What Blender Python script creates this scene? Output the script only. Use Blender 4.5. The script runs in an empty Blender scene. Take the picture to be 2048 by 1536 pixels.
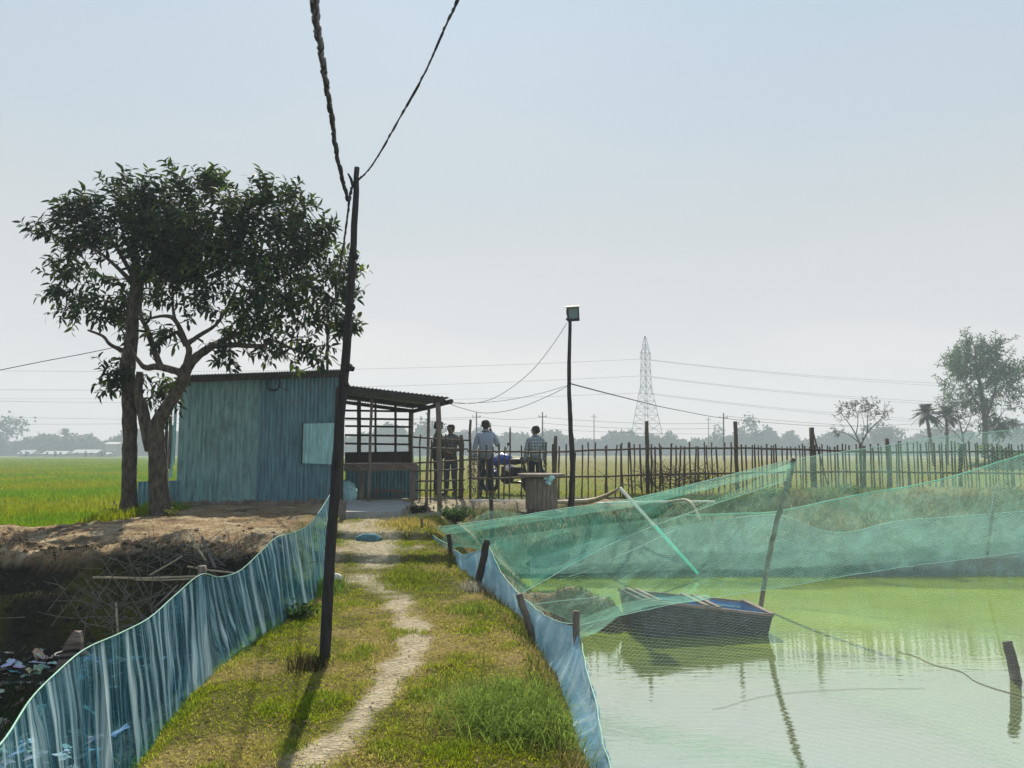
import bpy, math, random
import numpy as np
from mathutils import Vector, Matrix
R = math.radians
rng = np.random.default_rng(7)
random.seed(7)
sc = bpy.context.scene
COL = sc.collection

# ------------------------------------------------------------------ camera, sky, sun, exposure
F, CX, CY, HC = 1500.0, 1024.0, 768.0, 1.0
PITCH = math.atan((905 - CY) / F)
cam = bpy.data.cameras.new("camera")
camo = bpy.data.objects.new("camera", cam); COL.objects.link(camo)
cam.sensor_fit = 'HORIZONTAL'; cam.sensor_width = 36.0; cam.lens = 36.0 * F / 2048.0
cam.clip_start = 0.05; cam.clip_end = 6000
camo.location = (0, 0, HC); camo.rotation_euler = (math.pi / 2 + PITCH, 0, 0)
sc.camera = camo

SUN_EL, SUN_AZ = R(43), R(-6)          # azimuth from +Y, positive to +X
w = bpy.data.worlds.new("World"); sc.world = w; w.use_nodes = True
nt = w.node_tree; nt.nodes.clear()
out = nt.nodes.new('ShaderNodeOutputWorld'); bg = nt.nodes.new('ShaderNodeBackground')
sky = nt.nodes.new('ShaderNodeTexSky'); sky.sky_type = 'NISHITA'; sky.sun_disc = False
sky.sun_elevation = SUN_EL; sky.sun_rotation = SUN_AZ; sky.air_density = 1.0; sky.dust_density = 2.0; sky.ozone_density = 1.5
tc = nt.nodes.new('ShaderNodeTexCoord'); sep = nt.nodes.new('ShaderNodeSeparateXYZ')
nt.links.new(tc.outputs['Generated'], sep.inputs[0])
ramp = nt.nodes.new('ShaderNodeValToRGB')
e = ramp.color_ramp.elements
e[0].position = 0.0; e[0].color = (0.90, 0.75, 0.73, 1)
e[1].position = 1.0; e[1].color = (0.18, 0.29, 0.47, 1)
for p, c in ((0.13, (0.605, 0.575, 0.585)), (0.30, (0.49, 0.525, 0.55)), (0.50, (0.41, 0.505, 0.60))):
    q = ramp.color_ramp.elements.new(p); q.color = (*c, 1)
# thin cirrus veil in the sky
nz = nt.nodes.new('ShaderNodeTexNoise'); nz.inputs['Scale'].default_value = 1.7; nz.inputs['Detail'].default_value = 4
mp = nt.nodes.new('ShaderNodeMapping'); mp.inputs['Scale'].default_value = (1, 1, 4)
nt.links.new(tc.outputs['Generated'], mp.inputs[0]); nt.links.new(mp.outputs[0], nz.inputs['Vector'])
ad = nt.nodes.new('ShaderNodeMath'); ad.operation = 'MULTIPLY_ADD'; ad.inputs[1].default_value = -0.22; 
nt.links.new(nz.outputs['Fac'], ad.inputs[0])
ad2 = nt.nodes.new('ShaderNodeMath'); ad2.operation = 'ADD'; ad2.inputs[1].default_value = 0.11
nt.links.new(sep.outputs['Z'], ad2.inputs[0]); nt.links.new(ad2.outputs[0], ad.inputs[2])
nt.links.new(ad.outputs[0], ramp.inputs[0])
sc10 = nt.nodes.new('ShaderNodeVectorMath'); sc10.operation = 'SCALE'; sc10.inputs['Scale'].default_value = 8.1
nt.links.new(ramp.outputs[0], sc10.inputs[0])
mx = nt.nodes.new('ShaderNodeMix'); mx.data_type = 'RGBA'; mx.inputs['Factor'].default_value = 0.965
nt.links.new(sky.outputs[0], mx.inputs['A']); nt.links.new(sc10.outputs[0], mx.inputs['B'])
nt.links.new(mx.outputs['Result'], bg.inputs['Color']); bg.inputs['Strength'].default_value = 0.1
nt.links.new(bg.outputs[0], out.inputs['Surface'])

sl = bpy.data.lights.new("sun", 'SUN'); sl.energy = 5.0; sl.angle = R(0.6); sl.color = (1.0, 0.92, 0.74)
so = bpy.data.objects.new("sun", sl); COL.objects.link(so)
sd = Vector((math.sin(SUN_AZ) * math.cos(SUN_EL), math.cos(SUN_AZ) * math.cos(SUN_EL), math.sin(SUN_EL)))
so.rotation_euler = sd.to_track_quat('Z', 'Y').to_euler(); so.location = (0, 30, 40)
sc.view_settings.view_transform = 'Standard'; sc.view_settings.look = 'None'
sc.view_settings.exposure = 0.60; sc.view_settings.gamma = 1.0
sc.render.engine = 'CYCLES'
sc.cycles.transparent_max_bounces = 24; sc.cycles.max_bounces = 6; sc.cycles.diffuse_bounces = 2
sc.cycles.glossy_bounces = 3; sc.cycles.transmission_bounces = 4; sc.cycles.volume_bounces = 0
sc.cycles.use_denoising = True
try: sc.cycles.denoiser = 'OPENIMAGEDENOISE'
except Exception: pass

# ------------------------------------------------------------------ helpers
cP, sP = math.cos(PITCH), math.sin(PITCH)
def P(px, py, Y):
    """the real point on the sight line through a photo pixel, at Y metres ahead"""
    u, v = (px - CX) / F, (CY - py) / F
    dx, dy, dz = u, cP - v * sP, sP + v * cP
    t = Y / dy
    return Vector((dx * t, Y, HC + dz * t))
def PZ(px, py, z):
    u, v = (px - CX) / F, (CY - py) / F
    dx, dy, dz = u, cP - v * sP, sP + v * cP
    t = (z - HC) / dz
    return Vector((dx * t, dy * t, z))

def tag(o, label=None, cat=None, group=None, kind=None):
    if label: o['label'] = label
    if cat: o['category'] = cat
    if group: o['group'] = group
    if kind: o['kind'] = kind
    return o
def thing(name, label, cat, loc, group=None):
    o = bpy.data.objects.new(name, None); COL.objects.link(o); o.location = loc; o.empty_display_size = 0.2
    o['wx'], o['wy'], o['wz'] = loc[0], loc[1], loc[2]
    return tag(o, label, cat, group)
def wloc(o):
    while o is not None:
        if 'wx' in o: return Vector((o['wx'], o['wy'], o['wz']))
        o = o.parent
    return Vector((0, 0, 0))

def finish(name, me, mats, parent, off):
    if not isinstance(mats, (list, tuple)): mats = [mats]
    for m in mats: me.materials.append(m)
    o = bpy.data.objects.new(name, me); COL.objects.link(o)
    if parent is not None: o.parent = parent
    else:
        o.location = off; o['wx'], o['wy'], o['wz'] = off[0], off[1], off[2]
    return o

class MB:
    def __init__(s): s.v = []; s.f = []; s.mi = []; s.m = 0; s.c = []; s.col = None; s.uv = None
    def add(s, vs, fs):
        b = len(s.v); s.v.extend([tuple(x) for x in vs])
        for f in fs: s.f.append([b + i for i in f]); s.mi.append(s.m)
        if s.col is not None: s.c.extend([s.col] * len(vs))
        return s
    def box(s, c, size, rot=None):
        c = Vector(c); hx, hy, hz = size[0] / 2, size[1] / 2, size[2] / 2
        vs = [Vector((x, y, z)) for z in (-hz, hz) for y in (-hy, hy) for x in (-hx, hx)]
        if rot is not None: vs = [rot @ v for v in vs]
        return s.add([c + v for v in vs], [(0, 2, 3, 1), (4, 5, 7, 6), (0, 1, 5, 4), (2, 6, 7, 3), (0, 4, 6, 2), (1, 3, 7, 5)])
    def bar(s, a, b, wd, th, up=Vector((0, 0, 1))):
        a, b = Vector(a), Vector(b); d = (b - a); L = d.length; d.normalize()
        sx = d.cross(up)
        if sx.length < 1e-4: sx = d.cross(Vector((0, 1, 0)))
        sx.normalize(); uz = sx.cross(d)
        M = Matrix((sx, d, uz)).transposed()
        return s.box((a + b) / 2, (wd, L, th), M)
    def tube(s, pts, r, n=6, cap=True, jit=0.0):
        pts = [Vector(p) for p in pts]; N = len(pts)
        if not isinstance(r, (list, tuple)): r = [r] * N
        vs, fs = [], []; prev = None
        for i, p in enumerate(pts):
            d = (pts[min(i + 1, N - 1)] - pts[max(i - 1, 0)]).normalized()
            if prev is None:
                a = d.cross(Vector((0, 1, 0.01)) if abs(d.y) < .9 else Vector((1, 0, 0))).normalized()
            else:
                a = (prev - d * prev.dot(d)).normalized()
            prev = a; b = d.cross(a)
            for k in range(n):
                t = 2 * math.pi * k / n; rr = r[i] * (1 + (random.uniform(-jit, jit) if jit else 0))
                vs.append(p + a * math.cos(t) * rr + b * math.sin(t) * rr)
        for i in range(N - 1):
            for k in range(n):
                k2 = (k + 1) % n
                fs.append((i * n + k, i * n + k2, (i + 1) * n + k2, (i + 1) * n + k))
        if cap:
            fs.append(tuple(range(n - 1, -1, -1))); fs.append(tuple((N - 1) * n + k for k in range(n)))
        return s.add(vs, fs)
    def lathe(s, c, prof, n=20, axis='z', M=None):
        c = Vector(c); vs, fs = [], []
        for (r, h) in prof:
            for k in range(n):
                t = 2 * math.pi * k / n
                v = Vector((r * math.cos(t), r * math.sin(t), h))
                if axis == 'y': v = Vector((v.x, v.z, v.y))
                if M is not None: v = M @ v
                vs.append(c + v)
        for i in range(len(prof) - 1):
            for k in range(n):
                k2 = (k + 1) % n
                fs.append((i * n + k, i * n + k2, (i + 1) * n + k2, (i + 1) * n + k))
        fs.append(tuple(range(n - 1, -1, -1))); fs.append(tuple((len(prof) - 1) * n + k for k in range(n)))
        return s.add(vs, fs)
    def ell(s, c, rx, ry, rz, n=10, m=7, M=None, jit=0):
        c = Vector(c); vs, fs = [], []
        for i in range(m + 1):
            ph = math.pi * i / m - math.pi / 2
            for k in range(n):
                t = 2 * math.pi * k / n; j = 1 + random.uniform(-jit, jit)
                v = Vector((rx * math.cos(ph) * math.cos(t), ry * math.cos(ph) * math.sin(t), rz * math.sin(ph))) * j
                if M is not None: v = M @ v
                vs.append(c + v)
        for i in range(m):
            for k in range(n):
                k2 = (k + 1) % n
                fs.append((i * n + k, i * n + k2, (i + 1) * n + k2, (i + 1) * n + k))
        return s.add(vs, fs)
    def torus(s, c, R1, r, n=28, m=8, M=None):
        c = Vector(c); vs, fs = [], []
        for i in range(n):
            t = 2 * math.pi * i / n
            for k in range(m):
                q = 2 * math.pi * k / m
                v = Vector(((R1 + r * math.cos(q)) * math.cos(t), r * math.sin(q), (R1 + r * math.cos(q)) * math.sin(t)))
                if M is not None: v = M @ v
                vs.append(c + v)
        for i in range(n):
            for k in range(m):
                fs.append((i * m + k, i * m + (k + 1) % m, ((i + 1) % n) * m + (k + 1) % m, ((i + 1) % n) * m + k))
        return s.add(vs, fs)
    def xf(s, M): s.v = [tuple(M @ Vector(v)) for v in s.v]; return s
    def build(s, name, mats, parent=None, smooth=False):
        a = np.array(s.v, float)
        off = wloc(parent) if parent is not None else Vector(((a[:, 0].min() + a[:, 0].max()) / 2, (a[:, 1].min() + a[:, 1].max()) / 2, a[:, 2].min()))
        a = a - np.array(off)
        me = bpy.data.meshes.new(name); me.from_pydata(a.tolist(), [], s.f)
        me.polygons.foreach_set('material_index', s.mi)
        if smooth: me.polygons.foreach_set('use_smooth', [True] * len(s.f))
        if s.c:
            at = me.color_attributes.new('col', 'FLOAT_COLOR', 'POINT')
            at.data.foreach_set('color', np.array([(*c, 1) for c in s.c], np.float32).ravel())
        me.update()
        return finish(name, me, mats, parent, off)

def mesh_np(name, V, Fc, mat, parent=None, col=None, smooth=False, uv=None, fcol='col'):
    V = np.asarray(V, float); Fc = np.asarray(Fc, np.int32); k = Fc.shape[1]
    off = wloc(parent) if parent is not None else Vector((float(V[:, 0].mean()), float(V[:, 1].mean()), float(V[:, 2].min())))
    V = V - np.array(off)
    me = bpy.data.meshes.new(name)
    me.vertices.add(len(V)); me.vertices.foreach_set('co', V.ravel())
    me.loops.add(Fc.size); me.loops.foreach_set('vertex_index', Fc.ravel())
    me.polygons.add(len(Fc)); me.polygons.foreach_set('loop_start', np.arange(0, Fc.size, k, dtype=np.int32))
    me.polygons.foreach_set('loop_total', np.full(len(Fc), k, np.int32))
    if smooth: me.polygons.foreach_set('use_smooth', np.ones(len(Fc), bool))
    me.update(calc_edges=True)
    if col is not None:
        at = me.color_attributes.new(fcol, 'FLOAT_COLOR', 'POINT')
        at.data.foreach_set('color', np.hstack([col, np.ones((len(col), 1))]).astype(np.float32).ravel())
    if uv is not None:
        ul = me.uv_layers.new(name='UVMap'); ul.data.foreach_set('uv', np.asarray(uv, np.float32)[Fc.ravel()].ravel())
    me.validate()
    return finish(name, me, mat, parent, off)

# ---- value noise
def _h(ix, iy, s):
    n = (ix * 374761393 + iy * 668265263 + s * 1442695041).astype(np.int64) & 0x7fffffff
    n = ((n ^ (n >> 13)) * 1274126177) & 0x7fffffff
    return ((n ^ (n >> 16)) & 0xffff) / 65535.0
def vn(x, y, s=0):
    x = np.asarray(x, float); y = np.asarray(y, float)
    ix = np.floor(x).astype(np.int64); iy = np.floor(y).astype(np.int64); fx = x - ix; fy = y - iy
    fx = fx * fx * (3 - 2 * fx); fy = fy * fy * (3 - 2 * fy)
    return (_h(ix, iy, s) * (1 - fx) + _h(ix + 1, iy, s) * fx) * (1 - fy) + (_h(ix, iy + 1, s) * (1 - fx) + _h(ix + 1, iy + 1, s) * fx) * fy
def fbm(x, y, s=0, o=4):
    r = 0; a = 0.5; t = 0
    for i in range(o): r = r + a * vn(np.asarray(x) * 2 ** i, np.asarray(y) * 2 ** i, s + i * 17); t += a; a *= .5
    return r / t
def ss(a, b, x):
    t = np.clip((np.asarray(x, float) - a) / (b - a), 0, 1); return t * t * (3 - 2 * t)

# ---- materials
def nmat(name):
    m = bpy.data.materials.new(name); m.use_nodes = True
    t = m.node_tree; t.nodes.clear()
    o = t.nodes.new('ShaderNodeOutputMaterial')
    return m, t, o
def lnk(t, a, b): t.links.new(a, b)
def mat(name, c, rough=0.8, var=0.25, scale=8.0, bump=0.3, bscale=None, metal=0.0, c2=None, stretch=(1, 1, 1), spec=0.3, attr=None, trans=0.0, dist=0.01, rust=0.0):
    """procedural surface: noise-mottled colour, bump, optional leaf translucency, optional vertex tint"""
    m, t, o = nmat(name); N = t.nodes.new
    b = N('ShaderNodeBsdfPrincipled'); b.inputs['Roughness'].default_value = rough; b.inputs['Metallic'].default_value = metal
    b.inputs['Specular IOR Level'].default_value = spec
    co = N('ShaderNodeTexCoord'); mpn = N('ShaderNodeMapping'); mpn.inputs['Scale'].default_value = stretch
    lnk(t, co.outputs['Object'], mpn.inputs[0])
    n1 = N('ShaderNodeTexNoise'); n1.inputs['Scale'].default_value = scale; n1.inputs['Detail'].default_value = 6; n1.inputs['Roughness'].default_value = 0.65
    lnk(t, mpn.outputs[0], n1.inputs['Vector'])
    rp = N('ShaderNodeValToRGB'); rp.color_ramp.elements[0].position = 0.32; rp.color_ramp.elements[1].position = 0.68
    ca = tuple(max(0, x * (1 - var)) for x in c); cb = c2 if c2 else tuple(min(1, x * (1 + var)) for x in c)
    rp.color_ramp.elements[0].color = (*ca, 1); rp.color_ramp.elements[1].color = (*cb, 1)
    lnk(t, n1.outputs['Fac'], rp.inputs[0]); csock = rp.outputs[0]
    if attr:
        at = N('ShaderNodeAttribute'); at.attribute_name = attr
        mm = N('ShaderNodeMix'); mm.data_type = 'RGBA'; mm.blend_type = 'MULTIPLY'; mm.inputs['Factor'].default_value = 1
        lnk(t, csock, mm.inputs['A']); lnk(t, at.outputs['Color'], mm.inputs['B']); csock = mm.outputs['Result']
    if rust:
        n3 = N('ShaderNodeTexNoise'); n3.inputs['Scale'].default_value = 1.1; n3.inputs['Detail'].default_value = 8; n3.inputs['Roughness'].default_value = .75; lnk(t, co.outputs['Object'], n3.inputs['Vector'])
        r3 = N('ShaderNodeMapRange'); r3.inputs['From Min'].default_value = .54; r3.inputs['From Max'].default_value = .70; r3.inputs['To Max'].default_value = rust; lnk(t, n3.outputs['Fac'], r3.inputs['Value'])
        m3 = N('ShaderNodeMix'); m3.data_type = 'RGBA'; m3.inputs['B'].default_value = (.085, .075, .06, 1); lnk(t, r3.outputs['Result'], m3.inputs['Factor']); lnk(t, csock, m3.inputs['A']); csock = m3.outputs['Result']
    lnk(t, csock, b.inputs['Base Color'])
    if bump:
        n2 = N('ShaderNodeTexNoise'); n2.inputs['Scale'].default_value = bscale or scale * 3; n2.inputs['Detail'].default_value = 5
        lnk(t, mpn.outputs[0], n2.inputs['Vector'])
        bp = N('ShaderNodeBump'); bp.inputs['Strength'].default_value = bump; bp.inputs['Distance'].default_value = dist
        lnk(t, n2.outputs['Fac'], bp.inputs['Height']); lnk(t, bp.outputs[0], b.inputs['Normal'])
    if trans:
        tr = N('ShaderNodeBsdfTranslucent'); lnk(t, csock, tr.inputs['Color'])
        ms = N('ShaderNodeMixShader'); ms.inputs[0].default_value = trans
        lnk(t, b.outputs[0], ms.inputs[1]); lnk(t, tr.outputs[0], ms.inputs[2]); lnk(t, ms.outputs[0], o.inputs[0])
    else: lnk(t, b.outputs[0], o.inputs[0])
    return m

def netmat(name, col, base, cell=0.04, line=0.13, linealpha=0.8, fold=0.5, foldscale=(3.0, 0.35), gloss=0.0, trans=0.5, tint=None, pale=None, wrink=.12, wrot=.5):
    """netting or film: open mesh of threads (UV in metres) over a fine weave; denser where it is folded"""
    m, t, o = nmat(name); N = t.nodes.new
    d = N('ShaderNodeBsdfDiffuse'); d.inputs[0].default_value = (*col, 1)
    tr = N('ShaderNodeBsdfTranslucent'); tr.inputs[0].default_value = (*col, 1)
    mt = N('ShaderNodeMixShader'); mt.inputs[0].default_value = trans
    lnk(t, d.outputs[0], mt.inputs[1]); lnk(t, tr.outputs[0], mt.inputs[2]); surf = mt.outputs[0]
    if gloss:
        g = N('ShaderNodeBsdfGlossy'); g.inputs['Roughness'].default_value = 0.25; g.inputs['Color'].default_value = (.8, .9, 1, 1)
        mg = N('ShaderNodeMixShader'); mg.inputs[0].default_value = gloss
        lnk(t, surf, mg.inputs[1]); lnk(t, g.outputs[0], mg.inputs[2]); surf = mg.outputs[0]
    uv = N('ShaderNodeUVMap'); uv.uv_map = 'UVMap'
    # folds
    mpn = N('ShaderNodeMapping'); mpn.inputs['Scale'].default_value = (foldscale[0], foldscale[1], 1)
    lnk(t, uv.outputs[0], mpn.inputs[0])
    n = N('ShaderNodeTexNoise'); n.inputs['Scale'].default_value = 1.0; n.inputs['Detail'].default_value = 5; n.inputs['Roughness'].default_value = 0.6
    lnk(t, mpn.outputs[0], n.inputs['Vector'])
    mr = N('ShaderNodeMapRange'); mr.inputs['From Min'].default_value = 0.46; mr.inputs['From Max'].default_value = 0.68
    mr.inputs['To Min'].default_value = base * (1 - fold * .5); mr.inputs['To Max'].default_value = min(0.97, base * (1 + fold * 2.2))
    lnk(t, n.outputs['Fac'], mr.inputs['Value']); a = mr.outputs['Result']
    mw = N('ShaderNodeMapping'); mw.inputs['Scale'].default_value = (foldscale[0] * 1.7, foldscale[1] * 1.7, 1); mw.inputs['Rotation'].default_value = (0, 0, wrot)
    lnk(t, uv.outputs[0], mw.inputs[0])
    nw = N('ShaderNodeTexNoise'); nw.inputs['Scale'].default_value = 1.0; nw.inputs['Detail'].default_value = 3; lnk(t, mw.outputs[0], nw.inputs['Vector'])
    s1 = N('ShaderNodeMath'); s1.operation = 'SUBTRACT'; s1.inputs[1].default_value = .5; lnk(t, nw.outputs['Fac'], s1.inputs[0])
    s2 = N('ShaderNodeMath'); s2.operation = 'ABSOLUTE'; lnk(t, s1.outputs[0], s2.inputs[0])
    wr = N('ShaderNodeMapRange'); wr.inputs['From Min'].default_value = 0; wr.inputs['From Max'].default_value = .035; wr.inputs['To Min'].default_value = wrink; wr.inputs['To Max'].default_value = 0
    lnk(t, s2.outputs[0], wr.inputs['Value'])
    ax = N('ShaderNodeMath'); ax.operation = 'ADD'; ax.use_clamp = True; lnk(t, a, ax.inputs[0]); lnk(t, wr.outputs['Result'], ax.inputs[1]); a = ax.outputs[0]
    if pale:
        rp = N('ShaderNodeValToRGB'); rp.color_ramp.elements[0].position = .46; rp.color_ramp.elements[1].position = .66
        rp.color_ramp.elements[0].color = (*col, 1); rp.color_ramp.elements[1].color = (*pale, 1)
        lnk(t, n.outputs['Fac'], rp.inputs[0]); lnk(t, rp.outputs[0], d.inputs[0]); lnk(t, rp.outputs[0], tr.inputs[0])
    if cell:
        sp = N('ShaderNodeSeparateXYZ'); lnk(t, uv.outputs[0], sp.inputs[0])
        def line_(op, soc):
            x = N('ShaderNodeMath'); x.operation = op; lnk(t, sp.outputs[0], x.inputs[0]); lnk(t, sp.outputs[1], x.inputs[1])
            y = N('ShaderNodeMath'); y.operation = 'MULTIPLY'; y.inputs[1].default_value = 1.0 / cell; lnk(t, x.outputs[0], y.inputs[0])
            f = N('ShaderNodeMath'); f.operation = 'FRACT'; lnk(t, y.outputs[0], f.inputs[0])
            c = N('ShaderNodeMath'); c.operation = 'LESS_THAN'; c.inputs[1].default_value = line; lnk(t, f.outputs[0], c.inputs[0])
            return c.outputs[0]
        l1, l2 = line_('ADD', 0), line_('SUBTRACT', 0)
        mxx = N('ShaderNodeMath'); mxx.operation = 'MAXIMUM'; lnk(t, l1, mxx.inputs[0]); lnk(t, l2, mxx.inputs[1])
        sc_ = N('ShaderNodeMath'); sc_.operation = 'MULTIPLY'; sc_.inputs[1].default_value = linealpha; lnk(t, mxx.outputs[0], sc_.inputs[0])
        m2 = N('ShaderNodeMath'); m2.operation = 'MAXIMUM'; lnk(t, a, m2.inputs[0]); lnk(t, sc_.outputs[0], m2.inputs[1]); a = m2.outputs[0]
    tp = N('ShaderNodeBsdfTransparent')
    if tint: tp.inputs[0].default_value = (*tint, 1)
    ms = N('ShaderNodeMixShader'); lnk(t, a, ms.inputs[0]); lnk(t, tp.outputs[0], ms.inputs[1]); lnk(t, surf, ms.inputs[2])
    lnk(t, ms.outputs[0], o.inputs[0])
    return m

M = {}
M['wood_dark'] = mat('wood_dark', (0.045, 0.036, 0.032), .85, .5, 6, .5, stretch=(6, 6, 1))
M['wood'] = mat('weathered_wood', (0.15, 0.125, 0.105), .85, .45, 5, .5, stretch=(8, 8, 1))
M['wood_h'] = mat('weathered_plank', (0.16, 0.13, 0.115), .85, .5, 5, .5, stretch=(1, 1, 10))
M['bamboo'] = mat('old_bamboo', (0.085, 0.066, 0.05), .75, .5, 4, .4, stretch=(10, 10, 1.5))
M['bamboo_pale'] = mat('pale_bamboo', (0.36, 0.30, 0.19), .6, .35, 6, .3)
M['pole'] = mat('pole_wood', (0.028, 0.026, 0.027), .9, .5, 5, .6, stretch=(7, 7, 1))
M['bark'] = mat('bark', (0.05, 0.042, 0.036), .95, .6, 9, 1.0, c2=(0.13, 0.115, 0.09), stretch=(2, 2, .8), dist=.03)
M['leaf'] = mat('mango_leaf', (0.018, 0.036, 0.020), .6, .3, 3, 0, spec=.25, attr='col', trans=.40)
M['tin'] = mat('tin_green', (0.165, 0.35, 0.37), .6, .5, 3.5, .25, rust=.6, c2=(0.26, 0.47, 0.48), stretch=(5, 5, .6), bscale=30, spec=.4)
M['tin_blue'] = mat('tin_blue', (0.085, 0.21, 0.27), .55, .45, 4, .25, rust=.5, c2=(0.145, 0.31, 0.37), stretch=(6, 6, .5), bscale=30, spec=.4)
M['tin_pale'] = mat('tin_pale', (0.30, 0.56, 0.58), .55, .3, 4, .2, stretch=(5, 5, .6), spec=.4)
M['tin_roof'] = mat('tin_roof', (0.17, 0.18, 0.19), .5, .4, 3, .2, spec=.4)
M['dark'] = mat('dark_gap', (0.02, 0.02, 0.022), .9, .3, 5, 0)
M['concrete'] = mat('concrete', (0.27, 0.27, 0.26), .9, .2, 4, .4)
M['mudwall'] = mat('mud_plinth', (0.17, 0.14, 0.11), .95, .5, 6, 1.0, dist=.03)
M['black'] = mat('black_rubber', (0.018, 0.018, 0.022), .6, .3, 20, .1)
M['cable'] = mat('cable', (0.022, 0.02, 0.025), .5, .3, 20, .1)
M['steel'] = mat('galvanised_steel', (0.07, 0.075, 0.08), .5, .2, 2, 0, metal=.3)
M['white'] = mat('white_plastic', (0.80, 0.78, 0.68), .5, .12, 8, .1)
M['white2'] = mat('white_sack', (0.68, 0.66, 0.6), .8, .2, 8, .5)
M['cord'] = mat('green_cord', (0.10, 0.42, 0.30), .6, .2, 20, 0)
M['cordpale'] = mat('pale_cord', (0.26, 0.48, 0.40), .6, .2, 20, 0)

# ------------------------------------------------------------------ terrain
WATER = -1.2
XL = ([0, 2, 3.7, 6, 8, 10.4, 12, 13], [-1.35, -1.5, -1.7, -2.05, -2.2, -2.48, -2.75, -3.0])
XR = ([0, 3, 4.5, 6, 7.5, 8.5, 9.7, 11, 12.3, 13], [.5, .40, .20, .10, -.12, -.4, -.78, -1.2, -1.25, -1.2])
XS = ([0, 5.2, 8, 9.5, 11, 12.4, 13.2], [.75, .66, .70, .75, .55, .2, .15])
def ground(x, y, detail=True):
    x = np.asarray(x, float); y = np.asarray(y, float)
    wob = (vn(x * .9 + 5, y * .9, 3) - .5) * .35
    # embankment top
    top = -0.5 + 0.5 * ss(8.2, 13.2, y) - .02
    top = top + 0.10 * ss(9.75, 9.85, y + wob * .3) + 0.10 * ss(10.75, 10.85, y + wob * .3) - 0.20 * ss(9.5, 13, y)
    xl = np.interp(y, *XL); xr = np.interp(y, *XR); xs = np.interp(y, *XS)
    # ditch on the left of the path
    yb = 8.15 + wob + 0.10 * np.clip(-x - 3, 0, 6)         # front lip of the platform
    ditch = -0.80 - 0.12 * ss(-2, -4, x)
    ledge = ss(7.35, 7.55, y + wob * .6) * .42
    plat = ss(-.12, .12, y - yb - .1)
    zl = (ditch + ledge) * (1 - plat) + (-0.12 + .12 * ss(0, 2.2, y - yb)) * plat
    # field left of the yard
    fld = ss(-5.9, -6.8, x - 0.08 * (y - 12) * 0 ) * ss(10.3, 11.5, y + .3 * (x + 7))
    zl = zl * (1 - fld) + (-0.38) * fld
    # pond on the right
    yshore = 13.75 + (vn(x * .7, 0 * x, 9) - .5) * .3 + 0.02 * np.clip(x, 0, 20)
    tb = np.clip((y - yshore) / 1.35, -1, 1)
    hump = 0.16 * ss(3.5, 6, x) * ss(1.0, 1.6, y - yshore) * ss(3.2, 2.0, y - yshore)
    far = np.where(tb > 0, WATER + (1.2) * np.sqrt(np.clip(tb, 0, 1)), WATER - .7 * np.clip(-tb * 2, 0, 1)) + hump
    zr_far = np.where(y > yshore + 1.35, 0 + hump, far)
    t2 = (x - xr) / np.maximum(xs - xr, .05)
    side = np.where(t2 < 1, top + (WATER - top) * np.clip(t2, 0, 1) ** 1.15, WATER - .7 * np.clip((t2 - 1) * .8, 0, 1))
    side = np.where(x > xr, side, top)
    zr = np.maximum(side, zr_far)
    # spit of mud by the boat
    ux = (x - .75) * .92 + (y - 10.0) * -.39; uy = (x - .75) * .39 + (y - 10.0) * .92
    mound = WATER - .25 + (.62) * np.exp(-(ux / .85) ** 4 - (uy / .34) ** 2) * (1 + .3 * (vn(x * 4, y * 4, 2) - .5)) + .02
    mound = np.where(y < 13, mound, -9)
    # blend left, path, right
    tl = np.clip((xl - x) / .55, 0, 1); tl = tl * tl * (3 - 2 * tl)
    pathz = top
    z = np.where(x < xl, pathz * (1 - tl) + zl * tl, np.where(x > xr, np.maximum(zr, mound), np.maximum(pathz, mound)))
    yard = ss(12.6, 13.3, y) * (x < xr + 0.0) + 0
    z = np.where((y > 12.6) & (x <= -1.2) & (x > -6.5), z * (1 - ss(12.6, 13.3, y)) + 0 * z, z)
    # field beyond the yard
    fb = ss(18.6, 21, y) * (1 - ss(-6.0, -6.6, x))
    z = z * (1 - fb) + (-.42) * fb
    z = np.where((x > -6.6) & (y > 13.3) & (y <= 18.6) & (x <= -1.2), 0 * z, z)
    z = np.where(y > 21, -.4 + 0 * z, z)
    z = np.where(y < 0, np.minimum(z, 0), z)
    if detail:
        near = ss(40, 15, y)
        amp = .05 * near * (z > WATER + .02)
        rough = np.where((x < xl - .3) & (y < 9.6), 4.2, np.where((x < xl - .3) & (y < 13.5), 2.2, 1.0))
        z = z + amp * rough * (fbm(x * 2.2, y * 2.2, 1) - .5) + .022 * near * rough * (fbm(x * 9, y * 9, 4, 3) - .5)
    return z
def gz(x, y): return float(ground(np.array([x]), np.array([y]))[0])

def axis(segs):
    r = []
    for a, b, s in segs:
        n = max(1, int(round((b - a) / s))); r += [a + (b - a) * i / n for i in range(n)]
    r.append(segs[-1][1]); return np.array(r)
gx = axis([(-900, -300, 100), (-300, -60, 30), (-60, -14, 4), (-14, -9, .5), (-9, -3, .06), (-3, 1.2, .035), (1.2, 6, .08), (6, 16, .3), (16, 60, 4), (60, 300, 30), (300, 900, 100)])
gy = axis([(-30, 0, 5), (0, 1.8, .3), (1.8, 11, .045), (11, 16.5, .06), (16.5, 22, .25), (22, 60, 2), (60, 300, 20), (300, 1500, 100)])
GX, GY = np.meshgrid(gx, gy)
GZ = ground(GX, GY)
nx, ny = len(gx), len(gy)
V = np.stack([GX.ravel(), GY.ravel(), GZ.ravel()], 1)
ii = np.arange(nx * ny).reshape(ny, nx)
Fq = np.stack([ii[:-1, :-1].ravel(), ii[:-1, 1:].ravel(), ii[1:, 1:].ravel(), ii[1:, :-1].ravel()], 1)

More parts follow.
